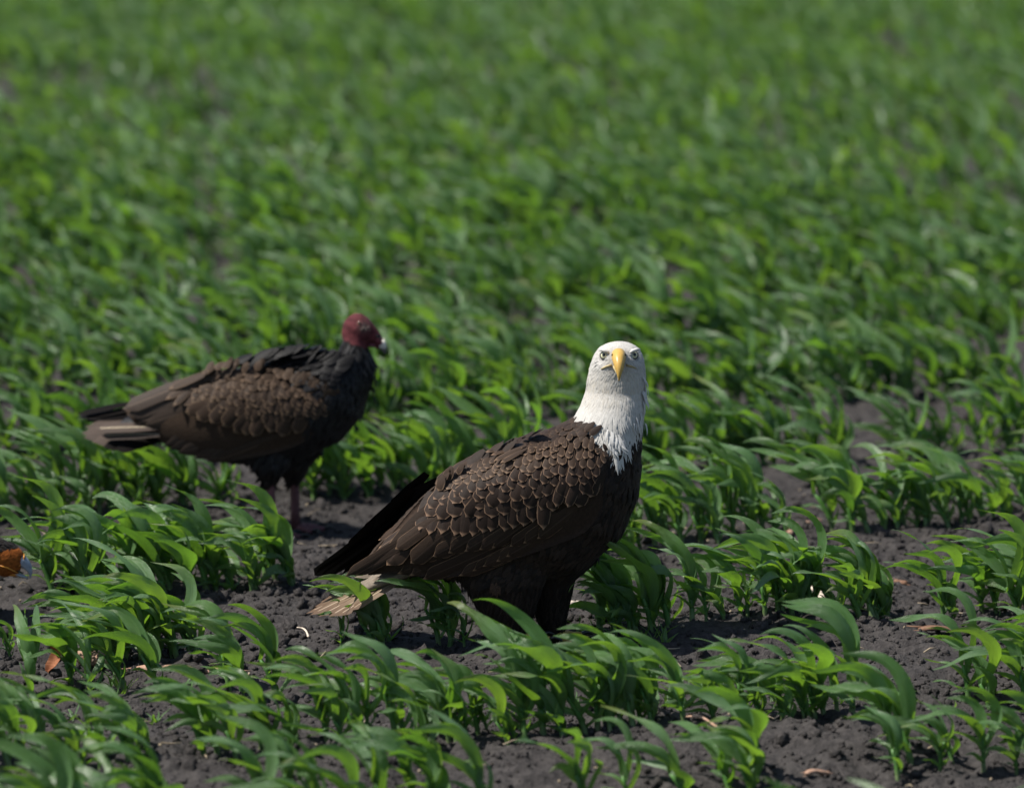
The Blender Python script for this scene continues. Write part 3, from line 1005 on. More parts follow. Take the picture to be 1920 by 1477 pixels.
    lay_row(tips=[(581, 1072), (590, 1078), (612, 1081), (650, 1073)], n=6, length=(210, 190), width=(26, 26), d0=(-.82, .57), d1=(-.82, .57), mat=M_DARKF, kind='flight', lr=.001, lt=.003, jit=.02, roll=-.1, **af)
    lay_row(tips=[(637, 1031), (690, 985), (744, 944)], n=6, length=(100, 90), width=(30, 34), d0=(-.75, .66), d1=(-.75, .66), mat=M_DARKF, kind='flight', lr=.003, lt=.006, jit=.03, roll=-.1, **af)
    # tail: fan of soiled white feathers down to the soil
    tr = P(775, 1050, Y0) - base
    tl = P(598, 1140, Y0 + .03) - base
    V1, F1 = loft([(tr.lerp(tl, t), (P(0, 20 * (1 - t) + 7, Y0) - P(0, 0, Y0)) * 1.0, Vector((0, .05 * (1 - t) + .03, 0))) for t in (0, .2, .4, .55)], 14)
    tail = obj('tail', mk_mesh('tail', [v[:] for v in V1], F1, col=np.tile((.24, .20, .16), (len(V1), 1))), M_BODY, root)
    n0 = Vector((-.30, -.55, .78)).normalized()
    for k, (tx, ty, dy) in enumerate(((618, 1118, .085), (600, 1128, .07), (588, 1137, .055), (578, 1143, .03), (572, 1148, .005), (580, 1153, -.02), (594, 1157, -.045), (612, 1158, -.065), (636, 1154, -.08), (655, 1144, -.09))):
        a1 = P(790 - k * 2, 1046 + 3 * k, Y0 + dy * .35) - base; b1 = P(tx + rng.normal(0, 4), ty + rng.normal(0, 2), Y0 + dy * .8) - base
        feather('flight', M_TAIL, a1, b1, rng.uniform(24, 33) / ppm, n0, tail, rng.normal(.2, .12))
    for k in range(8):
        a1 = P(800 - 4 * k, 1052 + 5 * (k % 4), Y0 - .05 + .012 * k) - base
        b1 = P(700 - 9 * (k % 5) + rng.normal(0, 6), 1082 + 7 * (k % 4), Y0 - .06 + .014 * k) - base
        feather('covert', M_UNDERTAIL, a1, b1, 24 / ppm, n0, tail, .1)
    # small plumage
    def scatter(mask, n):
        idx = np.nonzero(mask)[0]
        return rng.choice(idx, min(n, len(idx)), replace=False)
    eye_c = [np.array(h) for h, n in eyes]
    fc = np.array(P(1160, 672, Y0 - .06) - base)
    sel = scatter(isw, 5200)
    pts, nr = V[sel], Nn[sel]
    de = np.min([np.sqrt(((pts - c) ** 2).sum(1)) for c in eye_c], axis=0)
    ok = de > .0105
    bd = np.sqrt(((pts - fc) * np.array((1, .4, .8))) ** 2).sum(1)
    ok &= ~((np.abs(pts[:, 0] - fc[0]) < .017) & (pts[:, 1] < -.03) & (np.abs(pts[:, 2] - fc[2] + .006) < .024))
    pts, nr, bd = pts[ok], nr[ok], bd[ok]
    topz = (P(1160, 641, Y0) - base).z; botz = (P(1160, 830, Y0) - base).z
    q = np.clip((topz - pts[:, 2]) / (topz - botz), 0, 1)
    dirs = (pts - fc) * np.array((.8, .9, .2)); dirs /= np.linalg.norm(dirs, axis=1)[:, None]
    dirs = dirs * np.clip(.55 - q[:, None], .06, 1) + np.array((0, .02, -1.0)) * (q[:, None] * 1.5 + .15)
    dirs += rng.normal(0, .10, dirs.shape)
    lens = (.0075 + .034 * q ** 1.3) * rng.uniform(.7, 1.35, len(q))
    wids = (.0012 + .0026 * q) * rng.uniform(.7, 1.3, len(q))
    cols = np.tile((.55, .53, .495), (len(q), 1)) * rng.uniform(.90, 1.0, (len(q), 1))
    warm = np.clip(1 - np.abs(q - .42) / .22, 0, 1) * rng.random(len(q))
    cols *= 1 - warm[:, None] * np.array((.05, .11, .20))
    plume('head_plumage', pts, nr, dirs, lens, wids, cols, M_WHITEP, root, .09)
    # the ragged white tongue and stray tufts at the neck's edge
    tp, tn, td, tl_, tw, tc = [], [], [], [], [], []
    for (px, py, dx, dy, L) in [(1150 + rng.normal(0, 7), 822 + rng.normal(0, 9), rng.normal(.15, .2), 1, rng.uniform(18, 34)) for _ in range(34)] + \
            [(1205 + rng.normal(0, 2), 735 + rng.normal(0, 12), .75, 1, rng.uniform(18, 30)) for _ in range(12)] + [(1195 + rng.normal(0, 5), 792 + rng.normal(0, 6), .1, 1, rng.uniform(14, 24)) for _ in range(16)]:
        h, n = sk.hit(px, py, [1], Y0 - .05)
        tp.append(np.array(h) + np.array(n) * .004); tn.append(np.array(n)); td.append(np.array((dx, -.1, -dy))); tl_.append(L / ppm); tw.append(.0026); tc.append((.59, .575, .55))
    plume('neck_tuft', tp, tn, td, tl_, tw, tc, M_WHITEP, root, .28)
    sel = scatter(~isw, 6800)
    pts, nr = V[sel], Nn[sel]
    zt = (P(1100, 1080, Y0) - base).z
    leg = pts[:, 2] < zt
    dirs = np.where(leg[:, None], np.array((-.10, 0, -1.0)), np.array((-.55, 0, -.85))) + rng.normal(0, .13, pts.shape)
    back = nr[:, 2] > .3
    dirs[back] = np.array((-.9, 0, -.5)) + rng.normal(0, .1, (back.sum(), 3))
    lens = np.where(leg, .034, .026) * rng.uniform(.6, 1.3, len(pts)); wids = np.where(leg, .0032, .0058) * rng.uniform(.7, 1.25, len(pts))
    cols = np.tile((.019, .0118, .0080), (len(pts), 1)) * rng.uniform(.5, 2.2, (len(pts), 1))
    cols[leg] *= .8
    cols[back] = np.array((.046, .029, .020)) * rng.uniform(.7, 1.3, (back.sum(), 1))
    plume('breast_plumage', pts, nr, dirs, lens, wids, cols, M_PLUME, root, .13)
    # one rusty tuft on the trouser feathers
    h, n = sk.hit(930, 1097, [1], Y0 - .1)
    pp = [np.array(h) + np.array((rng.normal(0, .006), -.003, rng.normal(0, .003))) for _ in range(14)]
    plume('rusty_tuft', pp, [np.array(n)] * 14, [np.array((rng.normal(0, .25), 0, -1)) for _ in pp], [.022] * 14, [.003] * 14, [(.075, .043, .026)] * 14, M_PLUME, root, .2)
    # eyes
    for (h, n) in eyes:
        sx = 1 if h.x > fc[0] else -1
        look = Vector((-.28 * sx, -1, .17)).normalized()
        eyeball(root, h - n * .0064, .0094, (n * .7 + look * .55).normalized(), M_IRIS, M_PUPIL, M_RIM, .46)
        # scowling brow over each eye
        pb = [h + Vector((sx * kx, ky, kz)) for kx, ky, kz in ((-.013, -.006, .0035), (-.006, -.0055, .0085), (.002, -.003, .0105), (.009, .004, .010))]
        vb, fb = tube(pb, [.0018, .0036, .0038, .0018], 10)
        obj('brow', mk_mesh('brow', [v[:] for v in vb], fb, col=np.tile((.62, .60, .57), (len(vb), 1))), M_WHITEP, root)
    # beak
    hb = P(1160, 671, Y0 - .047) - base
    prof_b = [(-.014, .004, .0155, .0165), (.004, .0035, .0150, .0165), (.014, .0015, .0142, .0160), (.024, -.0025, .0128, .0150), (.033, -.0095, .0105, .0125),
              (.0395, -.0185, .0075, .0095), (.0425, -.0275, .0048, .0062), (.0430, -.0355, .0026, .0036), (.0420, -.0420, .0008, .0010)]
    cs = [hb + Vector((0, -f_, z)) for f_, z, _, _ in prof_b]
    sls = []
    for i, (f_, z, hw, hh) in enumerate(prof_b):
        tg = (cs[min(i + 1, len(cs) - 1)] - cs[max(i - 1, 0)]).normalized()
        upv = Vector((1, 0, 0)).cross(tg).normalized()
        upv = -upv
        sls.append((cs[i], upv * hh, Vector((hw, 0, 0)), .92))
    # subdivide the stations smoothly
    Vb_, Fb_ = loft(sls, 20)
    bm = bmesh.new()
    bv = [bm.verts.new(v) for v in Vb_]
    for q_ in Fb_: bm.faces.new([bv[i] for i in q_])
    bmesh.ops.recalc_face_normals(bm, faces=bm.faces)
    mb = bpy.data.meshes.new('beak'); bm.to_mesh(mb); bm.free()
    for p_ in mb.polygons: p_.use_smooth = True
    beak = obj('beak', mb, M_YEL, root)
    sb = beak.modifiers.new('smooth', 'SUBSURF'); sb.levels = 1; sb.render_levels = 1
    for s in (-1, 1):
        c = hb + Vector((s * .0135, -.012, .008))
        vn, fn = tube([c + Vector((0, .003, -.0025)), c, c + Vector((0, -.003, .002))], [.0012, .0019, .0010], 8)
        obj('nostril', mk_mesh('nostril', [v[:] for v in vn], fn), M_PUPIL, beak)
    lo = [(hb + Vector((0, -f_, z)), Vector((0, 0, hh)), Vector((hw, 0, 0))) for f_, z, hw, hh in ((-.008, -.0175, .0125, .005), (.008, -.0195, .0115, .0048), (.020, -.0225, .0092, .004), (.029, -.0265, .0055, .0028), (.033, -.029, .002, .0015))]
    vl, fl_ = loft(lo, 14)
    obj('lower_mandible', mk_mesh('lower_mandible', [v[:] for v in vl], fl_), M_GAPE, root)
    for s, pxs in ((-1, ((1147, 684), (1139, 686.5), (1133, 689), (1127, 692))), (1, ((1174, 684), (1181, 686), (1187, 688), (1193, 690.5)))):
        pts_ = []
        for x_, y_ in pxs:
            h, n = sk.hit(x_, y_, [1], Y0 - .045); pts_.append(h + n * .001)
        vg, fg = tube(pts_, [.0026, .0023, .0021, .0008], 8, True)
        obj('gape', mk_mesh('gape', [v[:] for v in vg], fg), M_GAPE, root)
    # feet
    for px, yo in ((965, -.042), (1038, .038)):
        ak = P(px, 1186, Y0 + yo) - base
        wz = hz(base.x + ak.x, base.y + ak.y) - base.z
        bird_foot(root, ak, wz, -.25, 1.0, M_YEL, M_HORN, M_TARSUS, .0165)
    return root

build_eagle()

# ================================================================== TURKEY VULTURE
def build_vulture():
    Y0 = VULT_Y
    base = G(530, 985); base.z = hz(base.x, base.y); base.y = Y0
    ppm = F / ((P(530, 800, Y0) - CAMP).dot(FWD))
    root = thing('vulture', base, 'brown and black vulture with bare red head and pale hooked beak', 'vulture')
    body = side_slices([
        ((618, 662), (697, 680), .045), ((585, 668), (694, 725), .068), ((540, 672), (680, 775), .088), ((485, 682), (640, 822), .100),
        ((430, 697), (570, 858), .104), ((370, 718), (490, 872), .096), ((320, 742), (420, 862), .080), ((275, 768), (345, 838), .058), ((235, 785), (280, 815), .034)], Y0, base)
    neck = hor_slices([(720, 610, 697, -.06, .06), (695, 618, 702, -.055, .055), (672, 628, 699, -.048, .048), (655, 637, 692, -.04, .04), (640, 642, 686, -.033, .033), (625, 646, 690, -.028, .028)], Y0, base)
    hd = side_slices([((643, 606), (640, 632), .012), ((652, 594), (650, 642), .024), ((664, 587), (662, 649), .030), ((678, 587), (676, 650), .030), ((690, 595), (686, 646), .026),
                      ((700, 606), (694, 644), .020), ((708, 617), (701, 645), .0155), ((714, 625), (706, 646), .013), ((718, 634), (710, 648), .011)], Y0, base)
    th1 = hor_slices([(840, 440, 560, -.08, .0), (868, 470, 545, -.08, -.01), (885, 482, 532, -.07, -.02), (905, 492, 522, -.058, -.03)], Y0, base)
    th2 = hor_slices([(840, 500, 610, .0, .08), (868, 520, 585, .005, .075), (885, 532, 575, .012, .066), (903, 540, 565, .02, .055)], Y0, base)
    m = remesh([loft(body, 26), loft(neck, 24), loft(hd, 20), loft(th1, 16), loft(th2, 16)], .0048, 5)
    V, Nn = mesh_np(m)
    z1 = (P(660, 648, Y0) - base).z
    x1 = (P(640, 648, Y0) - base).x
    red = V[:, 2] > z1 + .016 - (V[:, 0] - x1) * .32 + (vnoise(V[:, 0] / .006, V[:, 1] / .006, 8) - .5) * .006
    C = np.tile((.011, .010, .0105), (len(V), 1)).astype(float)
    C[red] = (.125, .033, .038)
    n8 = vnoise(V[:, 0] / .009 + V[:, 1] / .02, V[:, 2] / .009, 9)
    C[red] *= (.55 + .75 * n8[red])[:, None]
    ec = np.array(P(674, 606, Y0 - .028) - base)
    dd = V - ec
    k = np.exp(-((dd[:, 0] - .010) ** 2 + (dd[:, 2] + .009) ** 2) / (2 * .009 ** 2))[:, None] * red[:, None] * .8
    C = C * (1 - k) + np.array((.10, .085, .075)) * k             # pale warty patch below the eye
    k = np.exp(-((dd[:, 0] - .004) ** 2 + (dd[:, 2] - .028) ** 2) / (2 * .012 ** 2))[:, None] * red[:, None] * .6
    C = C * (1 - k) + np.array((.05, .02, .02)) * k               # dark bristles on the crown
    backz = (Nn[:, 2] > .2) & (V[:, 0] < (P(450, 700, Y0) - base).x)
    C[backz & ~red] = (.035, .023, .016)
    set_col(m, C)
    bo = obj('body', m, M_BODY, root)
    polys = [tuple(p.vertices) for p in m.polygons]
    m_cov = mat_feather('vulture_covert', (.036, .021, .0125), (.125, .080, .048), .16, .6)
    m_sm = mat_feather('vulture_small_covert', (.046, .028, .017), (.095, .060, .037), .25, .5)
    m_fl = mat_feather('vulture_flight', (.044, .030, .022), (.08, .054, .038), .05, .6, .3, shaft=(.10, .07, .05))
    m_tail = mat_feather('vulture_tail', (.055, .038, .029), (.075, .052, .04), .05, .5, .3)
    m_shaft = mat_feather('vulture_primary', (.055, .038, .029), (.075, .052, .04), .05, .5, .3, shaft=(.60, .50, .34))
    m_blk = mat_feather('vulture_black', (.0042, .0038, .0042), (.009, .0085, .010), .15, .4, rough=.5, spec=.14)
    prof = ([0, .15, .35, .6, .8, 1], [.5, .8, .98, 1.04, 1.0, .85])
    sl = [(630, 738, 626, 765, -.062), (600, 716, 606, 806, -.085), (545, 702, 560, 836, -.101), (490, 692, 505, 852, -.108), (430, 696, 440, 864, -.110),
          (370, 712, 380, 860, -.104), (312, 734, 322, 842, -.088), (262, 755, 282, 812, -.068), (232, 766, 258, 800, -.056)]
    WV, WF, fr, ff = wing_slab(sl, Y0, base, prof, .026)
    wing = obj('wing', mk_mesh('wing', [v[:] for v in WV], WF, col=np.tile((.045, .029, .019), (len(WV), 1))), M_BODY, root)
    sk = Skin(base); sk.add(fr, ff); sk.add(V, polys)
    a = dict(skin=sk, which=[0, 1], Yg=Y0 - .1, parent=wing, ppm=ppm)
    lay_row(tips=[(268, 800), (284, 816), (305, 832), (335, 847), (370, 858), (410, 866)], n=11, length=(190, 150), width=(26, 26), d0=(-.98, .20), d1=(-.93, .36), mat=m_fl, kind='flight', lr=.001, lt=.005, jit=.03, roll=-.15, **a)
    lay_row(tips=[(228, 764), (236, 776), (262, 790), (280, 795)], n=5, length=(170, 150), width=(30, 30), d0=(-.93, .36), d1=(-.96, .28), mat=m_fl, kind='flight', lr=.004, lt=.009, jit=.03, roll=-.12, **a)
    lay_row(tips=[(312, 738), (325, 760), (355, 782), (400, 792), (445, 806), (480, 818), (520, 812), (560, 800)], n=12, length=(62, 52), width=(30, 28), d0=(-.85, .5), d1=(-.3, 1), mat=m_cov, kind='covert', lr=.004, lt=.012, jit=.2, roll=-.15, tjit=4, **a)
    low = [(330, 745), (375, 765), (420, 775), (470, 788), (520, 790), (570, 786), (612, 775)]
    top = [(380, 706), (420, 700), (465, 698), (510, 703), (555, 712), (595, 725), (622, 742)]
    for k in range(9):
        t = k / 8.5
        tips = [(l[0] + (u[0] - l[0]) * t, l[1] + (u[1] - l[1]) * t + 4 * math.sin(i * 2.4 + k * 1.9)) for i, (l, u) in enumerate(zip(low, top))]
        wd = 21 - 8 * t
        lay_row(tips=tips, n=int(plen(tips) / (wd * .85)), length=(wd * 2, wd * 1.7), width=wd, d0=(-.75, .7), d1=(-.35, 1), mat=m_cov if t < .5 else m_sm, kind='covert',
                lr=.005 + .0005 * k, lt=.010 + .0006 * k, jit=.24, roll=-.12, tjit=3, **a)
    # ruffled pale scapulars at the rear
    for (rx, ry, tx, ty, wd) in ((400, 700, 322, 742, 18), (395, 706, 316, 756, 16), (420, 705, 345, 728, 18), (380, 715, 330, 765, 14)):
        q1, n1 = sk.hit(rx, ry, [0, 1], Y0 - .1); q2, n2 = sk.hit(tx, ty, [0, 1], Y0 - .1)
        feather('covert', m_cov, q1 + n1 * .01, q2 + n2 * .024, wd / ppm, (n1 + n2).normalized(), wing, -.1)
    # black mantle
    ab = dict(skin=sk, which=[0, 1], Yg=Y0 - .05, parent=bo, ppm=ppm)
    for k in range(7):
        t = k / 6
        tips = [(420 + 80 * t, 692 - 16 * t), (490 + 60 * t, 688 - 14 * t), (560 + 40 * t, 702 - 24 * t), (620 + 20 * t, 735 - 40 * t)]
        lay_row(tips=tips, n=int(plen(tips) / 18), length=(50, 40), width=22, d0=(-.9, .3), d1=(-.7, .7), mat=m_blk, kind='covert', lr=.004 + .0007 * k, lt=.009 + .0007 * k, jit=.15, **ab)
    # far wing tip
    slf = [(300, 742, 300, 775, .03), (260, 757, 262, 785, .04), (225, 766, 225, 790, .05), (185, 770, 186, 788, .055), (150, 776, 150, 784, .06)]
    FV, FF, fr2, ff2 = wing_slab(slf, Y0, base, ([0, .5, 1], [1.3, 1.0, .6]), .008)
    fw = obj('wing', mk_mesh('wing', [v[:] for v in FV], FF, col=np.tile((.012, .010, .009), (len(FV), 1))), M_BODY, root)
    fw['label'] = 'black tip of the far wing'
    sf = Skin(base); sf.add(fr2, ff2)
    lay_row(skin=sf, which=[0], Yg=Y0 + .05, parent=fw, ppm=ppm, tips=[(143, 774), (146, 780), (160, 788)], n=4, length=(110, 100), width=(17, 17), d0=(-.98, .2), d1=(-.98, .12), mat=M_DARKF, kind='flight', lr=.001, lt=.002, jit=.03)
    # tail
    tr = P(310, 800, Y0) - base; tl = P(200, 812, Y0) - base
    V1, F1 = loft([(tr.lerp(tl, t), (P(0, 16 * (1 - t) + 5, Y0) - P(0, 0, Y0)), Vector((0, .04, 0))) for t in (0, .3, .6)], 14)
    tail = obj('tail', mk_mesh('tail', [v[:] for v in V1], F1, col=np.tile((.03, .022, .018), (len(V1), 1))), M_BODY, root)
    n0 = Vector((-.15, -.75, .65)).normalized()
    for k, (tx, ty, dy) in enumerate(((175, 790, .06), (160, 800, .04), (152, 812, .015), (156, 820, -.01), (172, 828, -.03), (192, 838, -.05), (215, 843, -.06))):
        a1 = P(315, 788 + 4.5 * k, Y0 + dy * .4) - base; b1 = P(tx, ty, Y0 + dy - .02) - base
        feather('flight', m_tail if k < 5 else M_DARKF, a1, b1, 30 / ppm, n0, tail, .15)
    # white-shafted primaries lying over the tail
    for k, (tx, ty) in enumerate(((178, 803), (190, 816))):
        q1 = P(300, 800 + 13 * k, Y0 - .075) - base; q2 = P(tx, ty, Y0 - .06) - base
        feather('flight', m_shaft, q1, q2, 22 / ppm, n0, tail, .1)
    # small plumage: black ruff and breast
    idx = np.nonzero(~red)[0]
    sel = rng.choice(idx, 4200, replace=False)
    pts, nr = V[sel], Nn[sel]
    dirs = np.tile((-.45, 0, -.9), (len(pts), 1)) + rng.normal(0, .18, pts.shape)
    zr = (P(650, 705, Y0) - base).z
    ruff = pts[:, 2] > zr
    dirs[ruff] = np.array((.05, 0, -1.0)) + rng.normal(0, .3, (ruff.sum(), 3))
    bk = (nr[:, 2] > .3) & ~ruff
    dirs[bk] = np.array((-.95, 0, -.25)) + rng.normal(0, .12, (bk.sum(), 3))
    lens = np.where(ruff, .030, .028) * rng.uniform(.6, 1.35, len(pts)); wids = np.where(ruff, .0042, .0055) * rng.uniform(.7, 1.2, len(pts))
    cols = np.tile((.0125, .0115, .0125), (len(pts), 1)) * rng.uniform(.6, 1.7, (len(pts), 1))
    low_ = pts[:, 2] < (P(500, 870, Y0) - base).z
    cols[low_] = np.array((.022, .016, .013))
    plume('breast_plumage', pts, nr, dirs, lens, wids, cols, mat_plumage('black_feathers', .3, 300, .22, .5, .03), root, .18)
    tp, tn, td, tl_ = [], [], [], []
    for py in (672, 678, 684, 690, 697, 704, 712, 720, 728):
        for _ in range(3):
            h, n = sk.hit(696 + rng.normal(0, 2), py + rng.normal(0, 3), [1], Y0)
            tp.append(np.array(h)); tn.append(np.array((1., -.3, .2))); td.append(np.array((.35, 0, -1))); tl_.append(rng.uniform(.02, .034))
    plume('ruff_tuft', tp, tn, td, tl_, [.004] * len(tp), [(.011, .010, .011)] * len(tp), M_PLUME, root, .5)
    # face
    h, n = sk.hit(674, 606, [1], Y0 - .028)
    m_ir = mat_plain('brown_iris', (.10, .06, .035), .15, .6)
    eyeball(root, h - n * .004, .0062, n, m_ir, M_PUPIL, mat_plain('pink_eyelid', (.25, .09, .08), .5, .3), .5)
    for dx, dy, r in [(8, 9, .0032), (13, 11, .003), (17, 7, .0028), (11, 14, .0026), (4, 12, .0024), (19, 12, .002)]:
        hh, nn = sk.hit(674 + dx, 606 + dy, [1], Y0 - .028)
        vb, fb = tube([hh - nn * .002, hh + nn * .0005, hh + nn * .0022], [r, r * .9, r * .3], 8)
        obj('wart', mk_mesh('wart', [v[:] for v in vb], fb), mat_bone, root)
    # pink snout with open nostril, then the ivory hook
    sn = side_slices([((698, 609), (695, 640), .0150), ((708, 619), (702, 643), .0145), ((715, 629), (708, 647), .0125), ((720, 637), (712, 651), .0105)], Y0, base)
    vs_, fs_ = loft(sn, 16)
    bill = obj('beak', mk_mesh('beak', [v[:] for v in vs_], fs_), mat_plain('pink_snout', (.19, .045, .062), .5, .4, 120, .4, .2), root)
    hk = side_slices([((719, 634), (710, 650), .0108), ((723, 641), (713, 655), .0098), ((725, 649), (717, 659), .0075), ((725, 657), (719.5, 662), .0045), ((723.5, 664), (721.5, 665), .001)], Y0, base)
    vh, fh = loft(hk, 16)
    t = NT('ivory_hook')
    sp = t.n('ShaderNodeSeparateXYZ', {0: t.pos()}).outputs[2]
    zt = (P(720, 650, Y0) - base).z
    c = t.mix(t.ramp01(sp, zt - .008, zt + .002), (.10, .095, .10), (.62, .57, .50))
    hook = obj('beak_hook', mk_mesh('beak_hook', [v[:] for v in vh], fh), t.done(t.pbsdf(c, .35, .4)), bill)
    c = P(709, 631, Y0 - .0150) - base
    vn, fn = loft([(c + Vector((0, d_, 0)), Vector((.0055 * k_, 0, -.001)), Vector((.001, 0, .0036 * k_))) for d_, k_ in ((.003, 1), (-.0008, 1), (-.001, .3))], 12)
    obj('nostril', mk_mesh('nostril', [v[:] for v in vn], fn), M_PUPIL, bill)
    lj = side_slices([((690, 640), (688, 650), .013), ((702, 643), (700, 651), .010), ((711, 649), (709, 655), .006)], Y0, base)
    vj, fj = loft(lj, 12)
    obj('lower_mandible', mk_mesh('lower_mandible', [v[:] for v in vj], fj), mat_plain('lower_bill', (.14, .03, .045), .5, .4), root)
    m_leg = mat_plain('pink_scaly_leg', (.15, .065, .068), .6, .3, 200, .5, .5)
    for px, yo in ((507, -.04), (553, .035)):
        ak = P(px, 900, Y0 + yo) - base
        wz = hz(base.x + ak.x, base.y + ak.y) - base.z
        bird_foot(root, ak, wz, -.1, .95, m_leg, M_HORN, m_leg, .0115)
    return root

mat_bone = mat_plain('pale_wart', (.13, .10, .085), .6, .3)
build_vulture()

# ================================================================== CARACARA at the field's left
def build_caracara():
    Y0 = CARA_Y
    base = G(-190, 1160); base.y = Y0; base.z = hz(base.x, base.y)
    root = thing('caracara', base, 'black-capped bird with orange face and blue-grey hooked beak lowered among the plants', 'bird')
    ppm = F / ((P(0, 1050, Y0) - CAMP).dot(FWD))
    head = side_slices([((45, 1036), (38, 1072), .012), ((36, 1026), (30, 1077), .018), ((20, 1016), (14, 1081), .024), ((0, 1010), (-6, 1088), .029), ((-24, 1008), (-30, 1096), .032),
                        ((-52, 1006), (-62, 1108), .034), ((-85, 996), (-95, 1118), .040), ((-120, 972), (-125, 1122), .05)], Y0, base)
    body = side_slices([((-95, 985), (-90, 1115), .045), ((-130, 955), (-118, 1125), .065), ((-180, 930), (-160, 1122), .082), ((-235, 925), (-215, 1105), .088), ((-290, 935), (-275, 1085), .08),
                        ((-345, 955), (-335, 1060), .06), ((-400, 975), (-395, 1030), .035)], Y0, base)
    th1 = hor_slices([(1080, -240, -160, -.06, .0), (1110, -222, -168, -.058, -.008), (1135, -206, -178, -.045, -.02)], Y0, base)
    th2 = hor_slices([(1080, -230, -150, .0, .06), (1105, -212, -158, .008, .058), (1130, -196, -168, .02, .045)], Y0, base)
    m = remesh([loft(head, 22), loft(body, 24), loft(th1, 14), loft(th2, 14)], .0042, 5)
    V, Nn = mesh_np(m)
    def X(px): return (P(px, 1050, Y0) - base).x
    def Z(py): return (P(0, py, Y0) - base).z
    px = np.interp(V[:, 0], [X(-450), X(100)], [-450, 100]); py = 1050 + (Z(1050) - V[:, 2]) * ppm
    n = (vnoise(V[:, 0] / .005, V[:, 2] / .005, 3) - .5)
    C = np.tile((.018, .014, .012), (len(V), 1)).astype(float)
    face = (px > -32) & (py > np.interp(px, [-30, 0, 36, 50], [1030, 1030, 1025, 1034]) + n * 5)
    thr = (py > np.interp(px, [-120, -20, 10, 20, 40], [1020, 1062, 1080, 1084, 1095]) + n * 8) & (px > -150)
    C[face] = (.33, .095, .018)
    C[face] *= (.65 + .6 * vnoise(V[face][:, 0] / .004, V[face][:, 2] / .004, 6))[:, None]
    wh = ((px < -32) & (px > -125) & (py > 1030)) | thr
    C[wh] = (.55, .50, .44)
    bars = (px < -118) & (px > -165) & (np.sin(px * .55) > 0) & (py > 990)
    C[bars] = (.42, .37, .31)
    set_col(m, C)
    bo = obj('body', m, M_BODY, root)
    polys = [tuple(p.vertices) for p in m.polygons]
    sk = Skin(base); sk.add(V, polys)
    # crown and nape feathers
    cr = np.nonzero((px > -140) & ~face & ~wh & (Nn[:, 2] > -.2))[0]
    sel = rng.choice(cr, min(900, len(cr)), replace=False)
    plume('crown_plumage', V[sel], Nn[sel], np.tile((-1.0, 0, -.05), (len(sel), 1)) + rng.normal(0, .15, (len(sel), 3)), rng.uniform(.010, .022, len(sel)), [.0024] * len(sel),
          np.tile((.016, .013, .012), (len(sel), 1)) * rng.uniform(.6, 1.6, (len(sel), 1)), M_PLUME, root, .15)
    ww = np.nonzero(wh)[0]
    sel = rng.choice(ww, min(700, len(ww)), replace=False)
    plume('throat_plumage', V[sel], Nn[sel], np.tile((-1.0, 0, -.35), (len(sel), 1)) + rng.normal(0, .15, (len(sel), 3)), rng.uniform(.010, .022, len(sel)), [.0024] * len(sel),
          np.tile((.58, .53, .47), (len(sel), 1)) * rng.uniform(.8, 1.1, (len(sel), 1)), M_WHITEP, root, .15)
    # wing with feather rows
    sl = [(-140, 965, -140, 1010, -.062), (-175, 945, -175, 1060, -.088), (-235, 938, -240, 1075, -.098), (-300, 945, -300, 1068, -.09), (-360, 962, -360, 1050, -.07), (-420, 985, -420, 1030, -.05)]
    WV, WF, fr, ff = wing_slab(sl, Y0, base, ([0, .2, .5, 1], [.55, .9, 1.02, .88]), .022)
    wing = obj('wing', mk_mesh('wing', [v[:] for v in WV], WF, col=np.tile((.02, .016, .013), (len(WV), 1))), M_BODY, root)
    s2 = Skin(base); s2.add(fr, ff)
    a = dict(skin=s2, which=[0], Yg=Y0 - .08, parent=wing, ppm=ppm)
    lay_row(tips=[(-430, 1010), (-380, 1040), (-320, 1065), (-260, 1078)], n=9, length=(150, 90), width=26, d0=(-.97, .25), d1=(-.8, .6), mat=M_DARKF, kind='flight', lr=.001, lt=.005, jit=.03, **a)
    for k in range(5):
        t = k / 4
        lay_row(tips=[(-370 + 60 * t, 1000 - 35 * t), (-290 + 40 * t, 1030 - 60 * t), (-190 + 25 * t, 1040 - 70 * t)], n=10, length=46 - 14 * t, width=26 - 6 * t, d0=(-.9, .5), d1=(-.6, .8), mat=M_BACK, kind='covert', lr=.003 + .001 * k, lt=.009 + .001 * k, **a)
    # tail
    tr = P(-370, 1000, Y0) - base
    V1, F1 = loft([(tr + (P(-430, 1010, Y0) - P(-370, 1000, Y0)) * t, Vector((0, 0, .014)), Vector((0, .04, 0))) for t in (0, .5, 1)], 12)
    tail = obj('tail', mk_mesh('tail', [v[:] for v in V1], F1, col=np.tile((.4, .36, .31), (len(V1), 1))), M_BODY, root)
    for k in range(7):
        feather('flight', M_TAIL, P(-380, 1002, Y0 + (k - 3) * .008) - base, P(-540 + abs(k - 3) * 6, 1030, Y0 + (k - 3) * .022) - base, .034, Vector((-.1, 0, 1)), tail, .12)
    # beak: blue-grey, deep and hooked, slightly open
    bk = side_slices([((40, 1038), (34, 1062), .0135), ((48, 1042), (41, 1064), .0115), ((55, 1050), (46, 1067), .0092), ((60, 1061), (52, 1072), .0066), ((61, 1073), (55, 1078), .0038), ((57.5, 1084), (56, 1085.5), .0008)], Y0, base)
    vb, fb = loft(bk, 18)
    beak = obj('beak', mk_mesh('beak', [v[:] for v in vb], fb), mat_plain('blue_grey_bill', (.31, .35, .41), .32, .5, 90, .25, .08), root)
    c = P(41, 1043, Y0 - .0135) - base
    vn, fn = tube([c + Vector((-.002, .001, -.002)), c, c + Vector((.002, .001, .003))], [.0008, .0014, .0007], 8)
